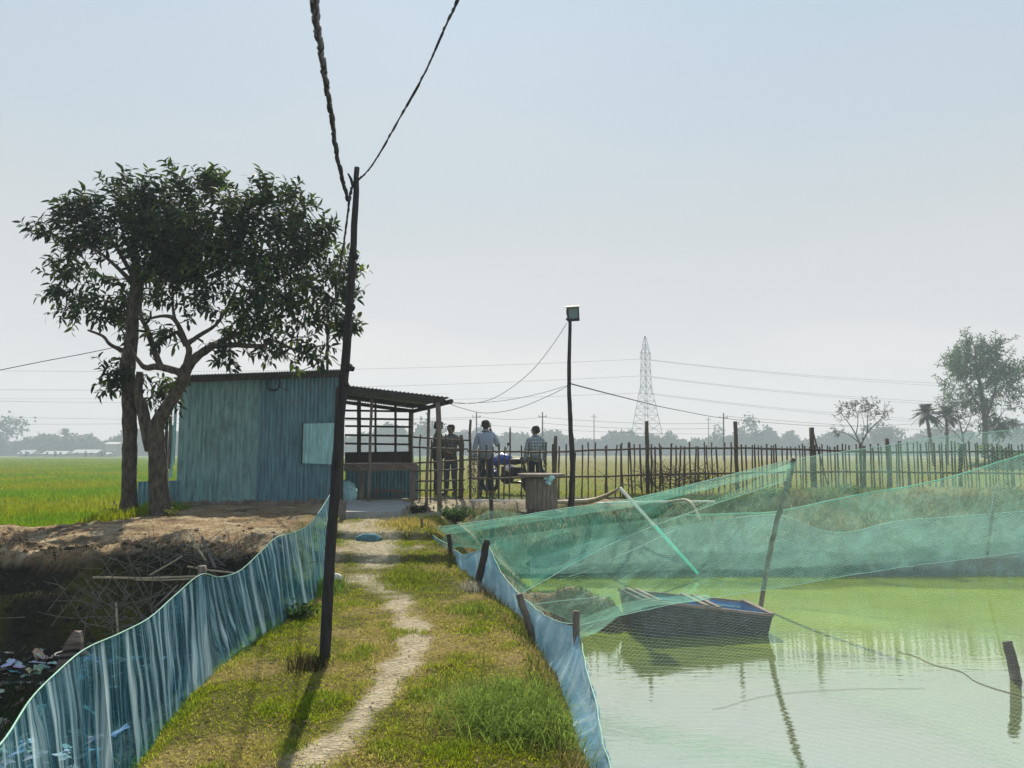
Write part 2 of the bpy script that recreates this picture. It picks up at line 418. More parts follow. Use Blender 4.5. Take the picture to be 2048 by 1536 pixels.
# worn dirt line of the footpath: x centre and half width against y
DP = ([2, 3.6, 4.3, 5.0, 5.8, 6.6, 7.4, 8.0, 8.6, 9.2, 9.8, 10.5, 11.3, 12.3, 14], [-1.05, -1.02, -.88, -.80, -.78, -.86, -1.02, -1.25, -1.55, -1.80, -1.86, -1.95, -2.05, -2.15, -2.3])
DW = ([2, 3.6, 4.5, 6, 7, 8, 9, 10, 11.5, 13], [.15, .13, .075, .10, .13, .15, .22, .34, .46, .6])
def dirtmask(x, y):
    c = np.interp(y, *DP) + (fbm(y * 1.4, 0 * y, 31) - .5) * .22; wd = np.interp(y, *DW)
    d = np.abs(x - c) / wd + (fbm(x * 4, y * 4, 12, 5) - .5) * 2.6
    band = 1 - ss(.30, 1.75, d)
    # two grassy risers that cross the track
    band = band * (1 - .95 * np.exp(-((y + (fbm(x * 3, y, 5) - .5) * .4 - 9.35) / .16) ** 2)) * (1 - .9 * np.exp(-((y - 8.25 - .25 * (x + 1.2)) / .12) ** 2))
    yardm = ss(12.2, 12.8, y + (fbm(x * 2, y * 2, 8) - .5)) * (x < 0.6) * (x > -6.3) * (y < 17)
    return np.clip(np.maximum(band * (y < 13.5), yardm), 0, 1)
def mixc(a, b, t): return a * (1 - t[:, None]) + np.array(b)[None] * t[:, None]
def zonecol(x, y, z):
    n1 = fbm(x * 1.3, y * 1.3, 21); n2 = fbm(x * 6, y * 6, 22)
    c = np.tile(np.array([.10, .10, .016]), (len(x), 1))                     # mossy turf
    c = mixc(c, (.27, .20, .075), ss(.50, .66, n1))                           # dry straw turf
    c = mixc(c, (.53, .45, .32), dirtmask(x, y) * (.75 + .25 * n2))           # trodden pale earth
    xl = np.interp(y, *XL); xr = np.interp(y, *XR)
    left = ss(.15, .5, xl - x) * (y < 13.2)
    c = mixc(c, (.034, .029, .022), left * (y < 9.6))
    plat = ss(8.3, 8.7, y + (n1 - .5)) * ss(.3, .7, xl - x) * (y < 16) * ss(-.30, -.17, z)
    pc = mixc(np.tile(np.array([.36, .25, .14]), (len(x), 1)), (.52, .43, .28), ss(.4, .65, n2))
    pc = mixc(pc, (.12, .09, .06), ss(.55, .7, fbm(x * 3, y * 3, 77)) * .7)
    c = c * (1 - plat[:, None]) + pc * plat[:, None]
    # moss on the ditch ledge
    led = left * (y > 7.3) * (y < 8.3) * ss(.42, .6, n1)
    c = mixc(c, (.085, .085, .02), led)
    bank = ss(0, .3, x - xr) * (y < 13)
    c = mixc(c, (.07, .07, .03), bank * .9)
    c = mixc(c, (.30, .25, .16), bank * ss(.28, .1, z - WATER) * ss(.4, .6, n2))
    mt = (np.abs(y - 10.2) < .9) * (x > xr + .5) * ss(.18, .28, z - WATER)
    c = mixc(c, (.42, .34, .22), mt * .9)
    fbk = (x > -1.0) * ss(13, 13.5, y) * (y < 19)
    c = mixc(c, (.12, .14, .045), fbk * 1.0)
    c = mixc(c, (.30, .235, .12), fbk * ss(.47, .6, n1) * ss(4, 6, x))
    c = mixc(c, (.40, .33, .23), (x > -1.0) * (x < 2.6) * ss(14.8, 15.2, y + (n1 - .5) * .6) * ss(16.4, 16.0, y))
    fieldl = (x < -5.8) * ss(10.6, 11.4, y + .3 * (x + 7)) * 1.0
    fc = mixc(np.tile(np.array([.115, .185, .022]), (len(x), 1)), (.165, .20, .028), ss(.35, .7, fbm(x * .25, y * .12, 40)))
    fieldl = np.where(y > 16, (x < -4) * 1.0, fieldl)
    c = c * (1 - fieldl[:, None]) + fc * fieldl[:, None]
    fr = ss(16.9, 17.6, y + (n1 - .5)) * (x > -6)
    fc2 = mixc(np.tile(np.array([.17, .215, .04]), (len(x), 1)), (.235, .215, .075), ss(22, 45, y))
    c = c * (1 - fr[:, None]) + fc2 * fr[:, None]
    # pale dyke across the field
    dy = np.exp(-((y - 20.6 - .02 * x) / .28) ** 2) * (x < -5)
    c = mixc(c, (.40, .36, .2), dy * .9)
    c = mixc(c, (.05, .075, .02), (z < WATER) * 1.0)
    return c
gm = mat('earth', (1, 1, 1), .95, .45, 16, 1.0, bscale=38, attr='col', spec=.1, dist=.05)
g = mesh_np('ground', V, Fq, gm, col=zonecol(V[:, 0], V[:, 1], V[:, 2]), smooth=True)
tag(g, kind='structure')

# pond water
m, t, o = nmat('pond_water'); N = t.nodes.new
d = N('ShaderNodeBsdfDiffuse')
co = N('ShaderNodeTexCoord'); n1 = N('ShaderNodeTexNoise'); n1.inputs['Scale'].default_value = .8; n1.inputs['Detail'].default_value = 6
mpn = N('ShaderNodeMapping'); mpn.inputs['Scale'].default_value = (1, 2.2, 1)
lnk(t, co.outputs['Object'], mpn.inputs[0]); lnk(t, mpn.outputs[0], n1.inputs['Vector'])
rp = N('ShaderNodeValToRGB'); rp.color_ramp.elements[0].position = .35; rp.color_ramp.elements[1].position = .7
rp.color_ramp.elements[0].color = (.24, .35, .03, 1); rp.color_ramp.elements[1].color = (.31, .41, .05, 1)
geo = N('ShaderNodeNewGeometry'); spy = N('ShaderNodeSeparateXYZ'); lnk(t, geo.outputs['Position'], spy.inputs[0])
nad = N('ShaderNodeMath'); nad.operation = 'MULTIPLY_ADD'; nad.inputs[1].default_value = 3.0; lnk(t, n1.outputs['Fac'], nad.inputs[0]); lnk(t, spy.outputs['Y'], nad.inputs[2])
far_green = N('ShaderNodeMapRange'); far_green.inputs['From Min'].default_value = 8.8; far_green.inputs['From Max'].default_value = 11.6; lnk(t, nad.outputs[0], far_green.inputs['Value'])  # algae green painted stronger far off, standing in for the dark bank's reflection
amx = N('ShaderNodeMix'); amx.data_type = 'RGBA'; amx.inputs['A'].default_value = (.17, .225, .085, 1); lnk(t, far_green.outputs['Result'], amx.inputs['Factor'])
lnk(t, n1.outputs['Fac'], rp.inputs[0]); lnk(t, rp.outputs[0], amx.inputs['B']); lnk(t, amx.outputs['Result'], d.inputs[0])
gl = N('ShaderNodeBsdfGlossy'); gl.inputs['Roughness'].default_value = .035; gl.inputs['Color'].default_value = (1, 1, .95, 1)
n2 = N('ShaderNodeTexNoise'); n2.inputs['Scale'].default_value = 5; n2.inputs['Detail'].default_value = 3
mp2 = N('ShaderNodeMapping'); mp2.inputs['Scale'].default_value = (.7, 2.4, 1)
lnk(t, co.outputs['Object'], mp2.inputs[0]); lnk(t, mp2.outputs[0], n2.inputs['Vector'])
bp = N('ShaderNodeBump'); bp.inputs['Strength'].default_value = .10; bp.inputs['Distance'].default_value = .02
lnk(t, n2.outputs['Fac'], bp.inputs['Height']); lnk(t, bp.outputs[0], gl.inputs['Normal'])
fr = N('ShaderNodeFresnel'); fr.inputs['IOR'].default_value = 2.1; lnk(t, bp.outputs[0], fr.inputs['Normal'])
mr = N('ShaderNodeMapRange'); mr.inputs['From Min'].default_value = 0.1; mr.inputs['From Max'].default_value = .5; mr.inputs['To Min'].default_value = .86; mr.inputs['To Max'].default_value = .46
lnk(t, fr.outputs[0], mr.inputs['Value'])
ms = N('ShaderNodeMixShader'); lnk(t, mr.outputs[0], ms.inputs[0]); lnk(t, d.outputs[0], ms.inputs[1]); lnk(t, gl.outputs[0], ms.inputs[2]); lnk(t, ms.outputs[0], o.inputs[0])
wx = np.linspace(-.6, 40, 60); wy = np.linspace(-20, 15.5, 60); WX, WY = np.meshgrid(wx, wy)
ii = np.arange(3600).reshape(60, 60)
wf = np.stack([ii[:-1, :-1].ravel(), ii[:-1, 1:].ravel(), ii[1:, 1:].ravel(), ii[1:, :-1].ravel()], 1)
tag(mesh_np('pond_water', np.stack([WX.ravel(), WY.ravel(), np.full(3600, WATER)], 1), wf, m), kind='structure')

# ------------------------------------------------------------------ blades of grass
def blades(name, x, y, h, wd, lean, mat_, colr, parent=None, z=None, seg=2):
    n = len(x); z = ground(x, y) - .01 if z is None else z
    a = rng.uniform(0, 2 * np.pi, n); b = rng.uniform(0, 2 * np.pi, n)
    dx, dy = np.cos(a), np.sin(a); sx, sy = np.cos(b) * wd / 2, np.sin(b) * wd / 2
    ln = lean * rng.uniform(.3, 1.2, n) * h
    base = np.stack([x, y, z], 1); side = np.stack([sx, sy, 0 * sx], 1)
    mid = base + np.stack([dx * ln * .35, dy * ln * .35, h * .6], 1)
    tip = base + np.stack([dx * ln, dy * ln, h * (1 - .35 * lean)], 1)
    Vv = np.stack([base - side, base + side, mid - side * .75, mid + side * .75, tip], 1).reshape(-1, 3)
    k = np.arange(n)[:, None] * 5
    Ff = np.concatenate([k + np.array([[0, 1, 3]]), k + np.array([[0, 3, 2]]), k + np.array([[2, 3, 4]])], 0)
    o = mesh_np(name, Vv, Ff, mat_, parent, col=np.repeat(colr, 5, 0))
    return o
gmat = mat('grass_blade', (1, 1, 1), .8, .12, 30, 0, attr='col', trans=.5, spec=.05)
def pick(n, xr_, yr_, near=1.0):
    y = yr_[0] * (yr_[1] / yr_[0]) ** (rng.uniform(0, 1, n)) if near else rng.uniform(*yr_, n)
    return rng.uniform(*xr_, n), y
x, y = pick(260000, (-2.9, .75), (2.2, 12.6))
xl, xr = np.interp(y, *XL), np.interp(y, *XR)
k = (x > xl - .25) & (x < xr + .22)
dm = dirtmask(x, y); patch = fbm(x * 1.3, y * 1.3, 21); den = fbm(x * 3.5, y * 3.5, 50)
k &= rng.uniform(0, 1, len(x)) > dm * .97
k &= rng.uniform(0, 1, len(x)) < .35 + 1.0 * ss(.35, .6, den)
x, y, patch, den = x[k], y[k], patch[k], den[k]; n = len(x)
c = mixc(np.tile(np.array([.33, .37, .012]), (n, 1)), (.46, .415, .10), ss(.50, .66, patch + rng.uniform(-.14, .14, n)))
c = mixc(c, (.22, .31, .016), ss(.58, .7, den) * .8) * rng.uniform(.65, 1.25, n)[:, None]
hh = rng.uniform(.02, .05, n) * (1 + .8 * ss(.5, .7, den)) * (.75 + .02 * y)
tag(blades('turf_grass', x, y, hh, rng.uniform(.0035, .007, n), .9, gmat, c), kind='stuff')
# rank grass down the pond side of the bank
x, y = pick(30000, (-1.4, .7), (2.3, 12.6)); xr = np.interp(y, *XR); xs = np.interp(y, *XS)
k = (x > xr - .05) & (x < xs - .05) & (rng.uniform(0, 1, len(x)) < .25 + ss(.4, .6, fbm(x * 3, y * 2, 60)))
x, y = x[k], y[k]; n = len(x)
c = mixc(np.tile(np.array([.075, .115, .02]), (n, 1)), (.26, .20, .085), ss(.5, .6, fbm(x * 2, y * 2, 62) + rng.uniform(-.1, .1, n))) * rng.uniform(.7, 1.2, n)[:, None]
tag(blades('bank_grass', x, y, rng.uniform(.05, .14, n), rng.uniform(.005, .009, n), .8, gmat, c), kind='stuff')
x = rng.uniform(-.1, 1.7, 9000); y = rng.uniform(9.0, 10.9, 9000); zc = ground(x, y); xs = np.interp(y, *XS)
k = (x > xs - .1) & (zc > WATER + .05) & (zc < WATER + .44) & (y < 10.15 + .3 * x); x, y = x[k], y[k]; n = len(x)
c = np.tile(np.array([.10, .14, .03]), (n, 1)) * rng.uniform(.5, 1.3, n)[:, None]
tag(blades('spit_grass', x, y, rng.uniform(.03, .09, n), rng.uniform(.006, .01, n), .9, gmat, c), kind='stuff')
# dead leaves, clods and stalks in the ditch
x = rng.uniform(-7.6, -1.9, 26000); y = rng.uniform(2.2, 9.2, 26000); xl = np.interp(y, *XL); k = (x < xl - .15) & (rng.uniform(0, 1, 26000) < .15 + ss(.42, .6, fbm(x * 2.5, y * 2.5, 83)))
x, y = x[k], y[k]; n = len(x); c = mixc(np.tile(np.array([.055, .045, .03]), (n, 1)), (.22, .165, .10), (rng.uniform(0, 1, n) > .8) * 1.0); c = mixc(c, (.07, .11, .015), (rng.uniform(0, 1, n) > .55) * ss(.45, .6, fbm(x * 1.1, y * 1.1, 84))) * rng.uniform(.5, 1.3, n)[:, None]
tag(blades('ditch_debris', x, y, rng.uniform(.02, .10, n), rng.uniform(.006, .016, n), 1.6, gmat, c), kind='stuff')
# far bank grass and mown strip behind the pond
x = rng.uniform(-.9, 12, 60000); y = rng.uniform(13.8, 16.6, 60000)
zc = ground(x, y); k = (zc > WATER + .15) & (rng.uniform(0, 1, len(x)) < .2 + ss(.38, .6, fbm(x * 1.5, y * 1.5, 64))) & ~((x < 2.4) & (y > 14.9))
x, y = x[k], y[k]; n = len(x)
c = mixc(np.tile(np.array([.11, .17, .03]), (n, 1)), (.36, .29, .14), ss(.46, .6, fbm(x * .9, y * 1.2, 66) + rng.uniform(-.12, .12, n) + .10 * ss(4, 7, x))) * rng.uniform(.7, 1.25, n)[:, None]
tag(blades('waterside_grass', x, y, rng.uniform(.06, .22, n), rng.uniform(.009, .016, n), .9, gmat, c), kind='stuff')
# rice field on the left, rough pasture on the right
def field(name, n, xr_, yr_, h, cA, cB, seed, ok):
    x = rng.uniform(0, 1, n); y = yr_[0] * (yr_[1] / yr_[0]) ** rng.uniform(0, 1, n)
    half = .75 * y; x = xr_[0] * half + (xr_[1] - xr_[0]) * half * x
    k = ok(x, y); x, y = x[k], y[k]; n = len(x)
    c = mixc(np.tile(np.array(cA), (n, 1)), cB, ss(.3, .7, fbm(x * .35, y * .2, seed) + rng.uniform(-.15, .15, n))) * rng.uniform(.75, 1.2, n)[:, None]
    tag(blades(name, x, y, rng.uniform(*h, n) * (.6 + .8 * fbm(x * .8, y * .8, seed + 1)), rng.uniform(.010, .018, n) * (y / 14) ** .8, .45, gmat, c), kind='stuff')
field('rice_crop', 170000, (-1.0, -.27), (10.8, 170), (.08, .22), (.15, .29, .006), (.28, .31, .01), 70,
      lambda x, y: (x < -5.75 - .0 * y) & (y > 11.0 - .3 * (x + 7)) & (np.abs(y - 20.6 - .02 * x) > .45) & ~((x > -6.9) & (y > 13.6) & (y < 19)))
field('pasture_grass', 80000, (-.3, 1.0), (17.2, 120), (.04, .12), (.25, .31, .035), (.36, .31, .09), 74, lambda x, y: (x > -2.6) | (y > 20))

def tuft(name, label, px, py, z, n, h, col_, cat='grass clump', spread=.12, wd=.006, lean=.9, group=None):
    p = PZ(px, py, z); x = p.x + rng.normal(0, spread, n); y = p.y + rng.normal(0, spread * 1.2, n)
    c = np.tile(np.array(col_), (n, 1)) * rng.uniform(.6, 1.35, n)[:, None]
    o = blades(name, x, y, rng.uniform(.35, 1, n) * h, np.full(n, wd) * rng.uniform(.7, 1.2, n), lean, gmat, c)
    return tag(o, label, cat, group)
tuft('grass_clump', 'big clump of long arching green grass on the right of the path', 1000, 1440, -.55, 2000, .25, (.20, .29, .05), spread=.19, wd=.005, lean=1.2)
tuft('grass_clump', 'long grass at the path edge next to the torn blue net', 1085, 1500, -.62, 1100, .24, (.19, .27, .05), spread=.13, wd=.005, lean=1.2)
tuft('grass_clump', 'dark dry weeds at the foot of the leaning black pole', 618, 1335, -.52, 260, .17, (.06, .05, .025), spread=.06)
tuft('grass_clump', 'bright green tuft beside the leaning stake of the blue net', 940, 1225, -.52, 700, .11, (.2, .28, .03), spread=.12)
tuft('grass_clump', 'dense green grass hummock across the path bend', 830, 1152, -.45, 2300, .10, (.22, .27, .02), spread=.22)
tuft('grass_clump', 'green weeds under the far end of the blue plastic sheet', 632, 1180, -.5, 1300, .2, (.11, .22, .02), spread=.14)
tuft('grass_clump', 'yellow straw grass along the path edge below the porch', 815, 1065, -.2, 1700, .15, (.45, .37, .09), spread=.22)
tuft('grass_clump', 'white flowered weeds inside the blue net corner', 955, 1200, -.62, 420, .20, (.34, .33, .27), spread=.10)
tuft('grass_clump', 'dark weeds growing low in the ditch on the left', 60, 1395, -.8, 2400, .16, (.035, .06, .012), spread=.4)

# ------------------------------------------------------------------ trees
def leaves(name, mat_, pos, dirs, L, W, parent, cols, droop=.25):
    n = len(pos); d = dirs / np.linalg.norm(dirs, axis=1, keepdims=True)
    up = np.tile(np.array([0, 0, 1.0]), (n, 1)) + rng.normal(0, .55, (n, 3))
    s = np.cross(d, up); s /= np.linalg.norm(s, axis=1, keepdims=True) + 1e-9
    nn = np.cross(s, d); L = L[:, None]; W = W[:, None]
    b = pos; m1 = pos + d * L * .33 + nn * L * .03; m2 = pos + d * L * .70 - nn * L * droop * .25; tp = pos + d * L - nn * L * droop
    Vv = np.stack([b, m1 - s * W * .48 + nn * W * .12, m1 + s * W * .48 + nn * W * .12, m2 - s * W * .40, m2 + s * W * .40, tp], 1).reshape(-1, 3)
    k = np.arange(n)[:, None] * 6
    Ff = np.concatenate([k + np.array([[0, 2, 1]]), k + np.array([[1, 2, 4]]), k + np.array([[1, 4, 3]]), k + np.array([[3, 4, 5]])], 0)
    return mesh_np(name, Vv, Ff, mat_, parent, col=np.repeat(cols, 6, 0))

def smooth_line(pts, rad, sub=4, wob=0.0):
    out, rr = [], []
    n = len(pts)
    for i in range(n - 1):
        p0, p1, p2, p3 = pts[max(i - 1, 0)], pts[i], pts[i + 1], pts[min(i + 2, n - 1)]
        for k in range(sub):
            t = k / sub
            q = 0.5 * ((2 * p1) + (p2 - p0) * t + (2 * p0 - 5 * p1 + 4 * p2 - p3) * t * t + (3 * p1 - p0 - 3 * p2 + p3) * t ** 3)
            if wob: q = q + Vector((random.uniform(-wob, wob), random.uniform(-wob, wob), random.uniform(-wob, wob)))
            out.append(q); rr.append(rad[i] + (rad[i + 1] - rad[i]) * t)
    out.append(pts[-1]); rr.append(rad[-1]); return out, rr

def tree(label, base, limbs, blobs, nshoot, leafL, leafW, per, lmat, cA, cB, Y, name='tree', bark='bark', group=None, twig=.007, shootlen=.3, up=.25, sides=8, cat='tree', clump=6, cspread=.17, clip=None):
    """limbs: lists of (px,py,Y offset,radius m) ; blobs: (px,py,r px,depth m)"""
    tr = thing(name, label, cat, base, group)
    b = MB(); nodes = []
    for lm in limbs:
        pts = [P(a, c_, Y + dy) for a, c_, dy, r in lm]; rad = [q[3] for q in lm]
        pp, rr = smooth_line(pts, rad, 5, .0)
        b.tube(pp, rr, sides, jit=.10)
        nodes += list(zip(pp, rr))
    npos = np.array([q for q, r in nodes if r < max(r for _, r in nodes) * .8] or [q for q, r in nodes])
    # shoot bases inside the blobs
    wts = np.array([bl[2] ** 2 for bl in blobs], float); wts /= wts.sum()
    ctr = P(sum(bl[0] * w_ for bl, w_ in zip(blobs, wts)), sum(bl[1] * w_ for bl, w_ in zip(blobs, wts)) + 40, Y)
    nc = max(len(blobs), nshoot // clump); ks = list(range(len(blobs))) + list(rng.choice(len(blobs), nc - len(blobs), p=wts)); cc = []; sb = []
    for q in ks:
        bx, by, br, bd = blobs[q]
        v = rng.normal(0, 1, 3); v /= np.linalg.norm(v); r_ = rng.uniform(.05, .80) ** (1 / 2.0)
        p = P(bx, by, Y + bd); rm = br / F * Y
        cc.append(np.array([p.x + v[0] * rm * r_, p.y + v[1] * rm * r_, p.z + v[2] * rm * r_]))
    for i in range(nshoot):
        q = i % nc; rm = blobs[ks[q]][2] / F * Y
        sb.append(cc[q] + rng.normal(0, min(cspread, rm * .6), 3))
    sb = np.array(sb)
    if clip:                                    # keep the crown to its own outline, in metres across and up
        lo, hi, tp = P(clip[0], 500, Y).x, P(clip[1], 500, Y).x, P(400, clip[2], Y).z
        sb = sb[(sb[:, 0] > lo) & (sb[:, 0] < hi) & (sb[:, 2] < tp)]
    dd = np.min(np.linalg.norm(sb[:, None] - npos[None], axis=2), axis=1)
    order = np.argsort(dd); sb = sb[order]
    pos, drs, cols, LL = [], [], [], []
    for p in sb:
        dist = np.linalg.norm(npos - p, axis=1); j = int(np.argmin(dist)); q = npos[j]
        L_ = dist[j]
        if L_ > .05:
            mid = (q + p) / 2 + np.array([0, 0, -.10 * L_]) + rng.normal(0, .07 * L_, 3)
            b.tube([Vector(q), Vector(mid), Vector(p)], [twig * 1.5, twig * 1.2, twig], 4, cap=False)
            npos = np.vstack([npos, mid[None], p[None]])
        d = (p - np.array(ctr)); d /= np.linalg.norm(d) + 1e-6
        d = d * .8 + rng.normal(0, .45, 3) + np.array([0, 0, up]); d /= np.linalg.norm(d)
        sl_ = shootlen * rng.uniform(.6, 1.3)
        b.tube([Vector(p), Vector(p + d * sl_)], [twig, twig * .5], 3, cap=False)
        tcol = np.array(cA) * (1 - (tt := rng.uniform(0, 1) ** 2.6)) + np.array(cB) * tt
        for i in range(per):
            s_ = (i + .5) / per; a = i * 2.4 + rng.uniform(-.4, .4)
            pr = np.cross(d, [0.3, .9, .2]); pr /= np.linalg.norm(pr); qr = np.cross(d, pr)
            ld = (pr * math.cos(a) + qr * math.sin(a)) * .9 + d * (.25 + .5 * s_) + np.array([0, 0, -.12])
            pos.append(p + d * sl_ * s_); drs.append(ld); LL.append(leafL * rng.uniform(.7, 1.25)); cols.append(tcol * rng.uniform(.7, 1.3))
    b.build('trunk', M[bark], tr, smooth=True)
    LL = np.array(LL)
    leaves('crown', lmat, np.array(pos), np.array(drs), LL, LL * leafW / leafL, tr, np.array(cols))
    return tr

# the two mango trees by the hut
lf = M['leaf']
TY = 12.2
tb = PZ(262, 1022, gz(-6.2, 12.2)); 
tree('straight trunked mango tree at the left, nearest the green field', Vector((P(258, 1022, TY).x, TY, gz(P(258, 1022, TY).x, TY) - .05)),
     [[(258, 1035, 0, .15), (258, 960, 0, .118), (260, 880, 0, .115), (258, 790, 0, .118), (255, 735, 0, .125), (262, 690, 0, .105), (266, 620, 0, .10), (272, 570, 0, .09), (270, 500, .1, .05), (258, 420, .2, .018)],
      [(255, 705, 0, .045), (222, 690, -.1, .03), (205, 672, -.1, .024), (175, 660, -.2, .016)],
      [(270, 575, 0, .06), (245, 545, -.2, .035), (190, 500, -.4, .02), (130, 490, -.5, .01)],
      [(272, 570, 0, .07), (305, 530, .2, .045), (330, 480, .3, .025), (335, 420, .3, .012)],
      [(268, 600, 0, .04), (225, 620, .3, .02), (160, 610, .4, .01), (115, 620, .5, .006)],
      [(270, 560, 0, .05), (215, 470, .5, .02), (160, 440, .6, .01)]],
     [(255, 470, 95, 0), (180, 480, 60, -.2), (255, 410, 55, .1), (142, 470, 36, -.3), (310, 440, 70, .2), (150, 560, 40, .2), (205, 600, 42, .2), (132, 618, 20, .4), (142, 438, 20, -.3), (165, 425, 20, -.2), (240, 385, 24, 0), (290, 385, 24, .1), (112, 480, 14, -.3), (280, 560, 55, .1), (330, 520, 60, .2), (240, 650, 26, .2), (243, 730, 22, -.1), (215, 760, 16, -.2), (320, 765, 22, .1), (330, 800, 14, .1)],
     540, .15, .050, 9, lf, (.85, .95, .95), (3.2, 2.6, .6), TY, name='mango_tree', shootlen=.27, clip=(98, 400, 372))
T2 = 11.9
tree('forked mango tree with thick leaning branches touching the hut roof', Vector((P(322, 1032, T2).x, T2, gz(P(322, 1032, T2).x, T2) - .05)),
     [[(325, 1045, 0, .21), (320, 1000, 0, .16), (316, 940, 0, .145), (312, 880, 0, .135), (312, 842, 0, .125)],
      [(312, 850, 0, .115), (340, 805, 0, .10), (365, 765, 0, .10), (372, 738, 0, .095), (395, 712, 0, .072), (430, 690, .1, .06), (470, 670, .2, .04), (540, 640, .3, .022), (600, 600, .4, .01)],
      [(368, 750, 0, .075), (352, 742, 0, .06), (315, 733, 0, .055), (290, 735, 0, .045), (272, 715, 0, .03), (258, 690, 0, .02)],
      [(322, 735, 0, .055), (310, 705, 0, .05), (295, 660, 0, .042), (280, 620, .1, .03), (290, 540, .3, .018)],
      [(368, 745, 0, .06), (378, 705, 0, .05), (372, 685, 0, .045), (350, 640, -.1, .035), (325, 632, -.1, .025), (290, 640, -.2, .015)],
      [(372, 690, 0, .05), (355, 665, 0, .035), (335, 675, 0, .028), (318, 682, 0, .02)],
      [(374, 688, 0, .05), (400, 670, .1, .035), (440, 640, .2, .025), (480, 560, .3, .012)],
      [(430, 690, .1, .05), (475, 690, 0, .042), (525, 692, -.1, .035), (545, 680, -.1, .028), (590, 700, -.2, .02), (640, 712, -.3, .01)],
      [(350, 640, -.1, .03), (345, 600, 0, .02), (350, 520, .1, .014), (380, 420, .1, .008)],
      [(300, 900, 0, .085), (285, 830, .1, .08), (277, 790, .15, .07), (280, 745, .2, .06)],
      [(330, 945, 0, .05), (300, 880, .05, .075), (285, 800, .1, .07)],
      [(540, 640, .3, .02), (620, 560, .2, .012), (690, 545, 0, .006)]],
     [(430, 480, 110, 0), (520, 470, 90, .1), (560, 560, 90, 0), (450, 590, 85, .1), (370, 440, 70, 0), (380, 540, 70, 0), (600, 490, 60, 0), (610, 620, 62, -.1), (510, 640, 50, 0), (640, 540, 42, 0), (375, 385, 34, 0), (425, 400, 50, 0), (500, 405, 40, 0), (425, 355, 14, 0), (428, 372, 14, 0), (512, 368, 16, 0), (550, 395, 22, 0), (590, 430, 25, 0), (645, 480, 18, 0), (672, 545, 16, -.1), (715, 548, 8, -.1), (688, 600, 12, -.1), (678, 650, 10, -.1), (600, 690, 28, -.2), (630, 710, 20, -.3), (560, 690, 20, -.1), (440, 700, 16, .1), (330, 650, 20, -.1), (335, 560, 40, .1), (310, 500, 45, .1), (665, 600, 26, -.1), (370, 760, 14, .1)],
     1020, .15, .050, 9, lf, (.85, .95, .95), (4.4, 3.4, .6), T2, name='mango_tree', shootlen=.27, clip=(230, 712, 362))

# ------------------------------------------------------------------ hut with porch
A = PZ(683, 1003, 0.0); A = Vector((P(683, 1003, 15).x, 15.0, 0.0))
B = Vector((P(352, 1008, 14.32).x, 14.32, 0.0))
hut = thing('tin_hut', 'small corrugated tin hut with open wooden porch behind the forked tree', 'hut', (A + B) / 2)
ud = (B - A).normalized(); HL = (B - A).length; wn = Vector((-ud.y, ud.x, 0)); 
if wn.y < 0: wn = -wn
zA = P(690, 748, 15).z; zB = P(372, 760, 14.32).z
def corr(s0, s1, zb0, zb1, zt0, zt1, off=0.0, per=.076, amp=.011, o0=A, du=ud, nn=None, tear=0.0):
    b = MB(); nn = nn or -wn; n = max(8, int(abs(s1 - s0) / per * 8)); vs, fs = [], []
    for i in range(n + 1):
        s_ = s0 + (s1 - s0) * i / n; t_ = i / n
        d_ = nn * (off + amp * math.sin(2 * math.pi * s_ / per))
        e0 = (random.uniform(-tear, tear) if tear else 0)
        zb, zt = zb0 + (zb1 - zb0) * t_ + e0, zt0 + (zt1 - zt0) * t_
        for q in range(4):
            vs.append(o0 + du * s_ + d_ + Vector((0, 0, zb + (zt - zb) * q / 3)))
    for i in range(n):
        for q in range(3): fs.append((i * 4 + q, i * 4 + 4 + q, i * 4 + 5 + q, i * 4 + q + 1))
    return b.add(vs, fs)
def sx(px): return (1 - (px - 352) / (683 - 352)) * HL
def zt(s_): return zA + (zB - zA) * s_ / HL
for a_, c_, mt, of, lb in ((512, 352, 'tin', .004, 'pale green weathered tin wall sheet'), (602, 508, 'tin_blue', .018, 'dark blue tin wall sheet'), (672, 600, 'tin_blue', .004, 'bluish tin wall sheet under the shutter')):
    o = corr(sx(a_), sx(c_), .02, .02, zt(sx(a_)), zt(sx(c_)), of, tear=.006).build('wall_sheet', M[mt], hut, True); o['label'] = lb
# side and back walls
HD = 2.6
corr(0, HD, 0, 0, zA, zA - .1, 0, o0=A, du=wn, nn=-ud).build('side_wall', M['tin_blue'], hut, True)
corr(0, HD, 0, 0, zB, zB - .1, 0, o0=B, du=wn, nn=ud).build('side_wall', M['tin'], hut, True)
corr(0, HL, 0, 0, zA - .1, zB - .1, 0, o0=A + wn * HD).build('back_wall', M['tin_blue'], hut, True)
rf = MB(); n = 60; vs, fs = [], []
for j, tt in enumerate((-.16, HD + .15)):
    for i in range(n * 4 + 1):
        s_ = -.06 + (HL + .02) * i / (n * 4)
        vs.append(A + ud * s_ + wn * tt + Vector((0, 0, zt(s_) + .07 - .12 * j + .012 * math.sin(i * math.pi / 2))))
k = n * 4 + 1
for i in range(k - 1): fs.append((i, i + 1, k + i + 1, k + i))
rf.add(vs, fs)
roof = rf.build('roof', M['tin_roof'], hut, True)
sd_ = roof.modifiers.new('s', 'SOLIDIFY'); sd_.thickness = .006
f_ = MB(); f_.bar(A + ud * -.05 - wn * .1 + Vector((0, 0, zA + .0)), A + ud * (HL - .05) - wn * .1 + Vector((0, 0, zB + .0)), .05, .11); f_.build('fascia', M['wood_dark'], roof)
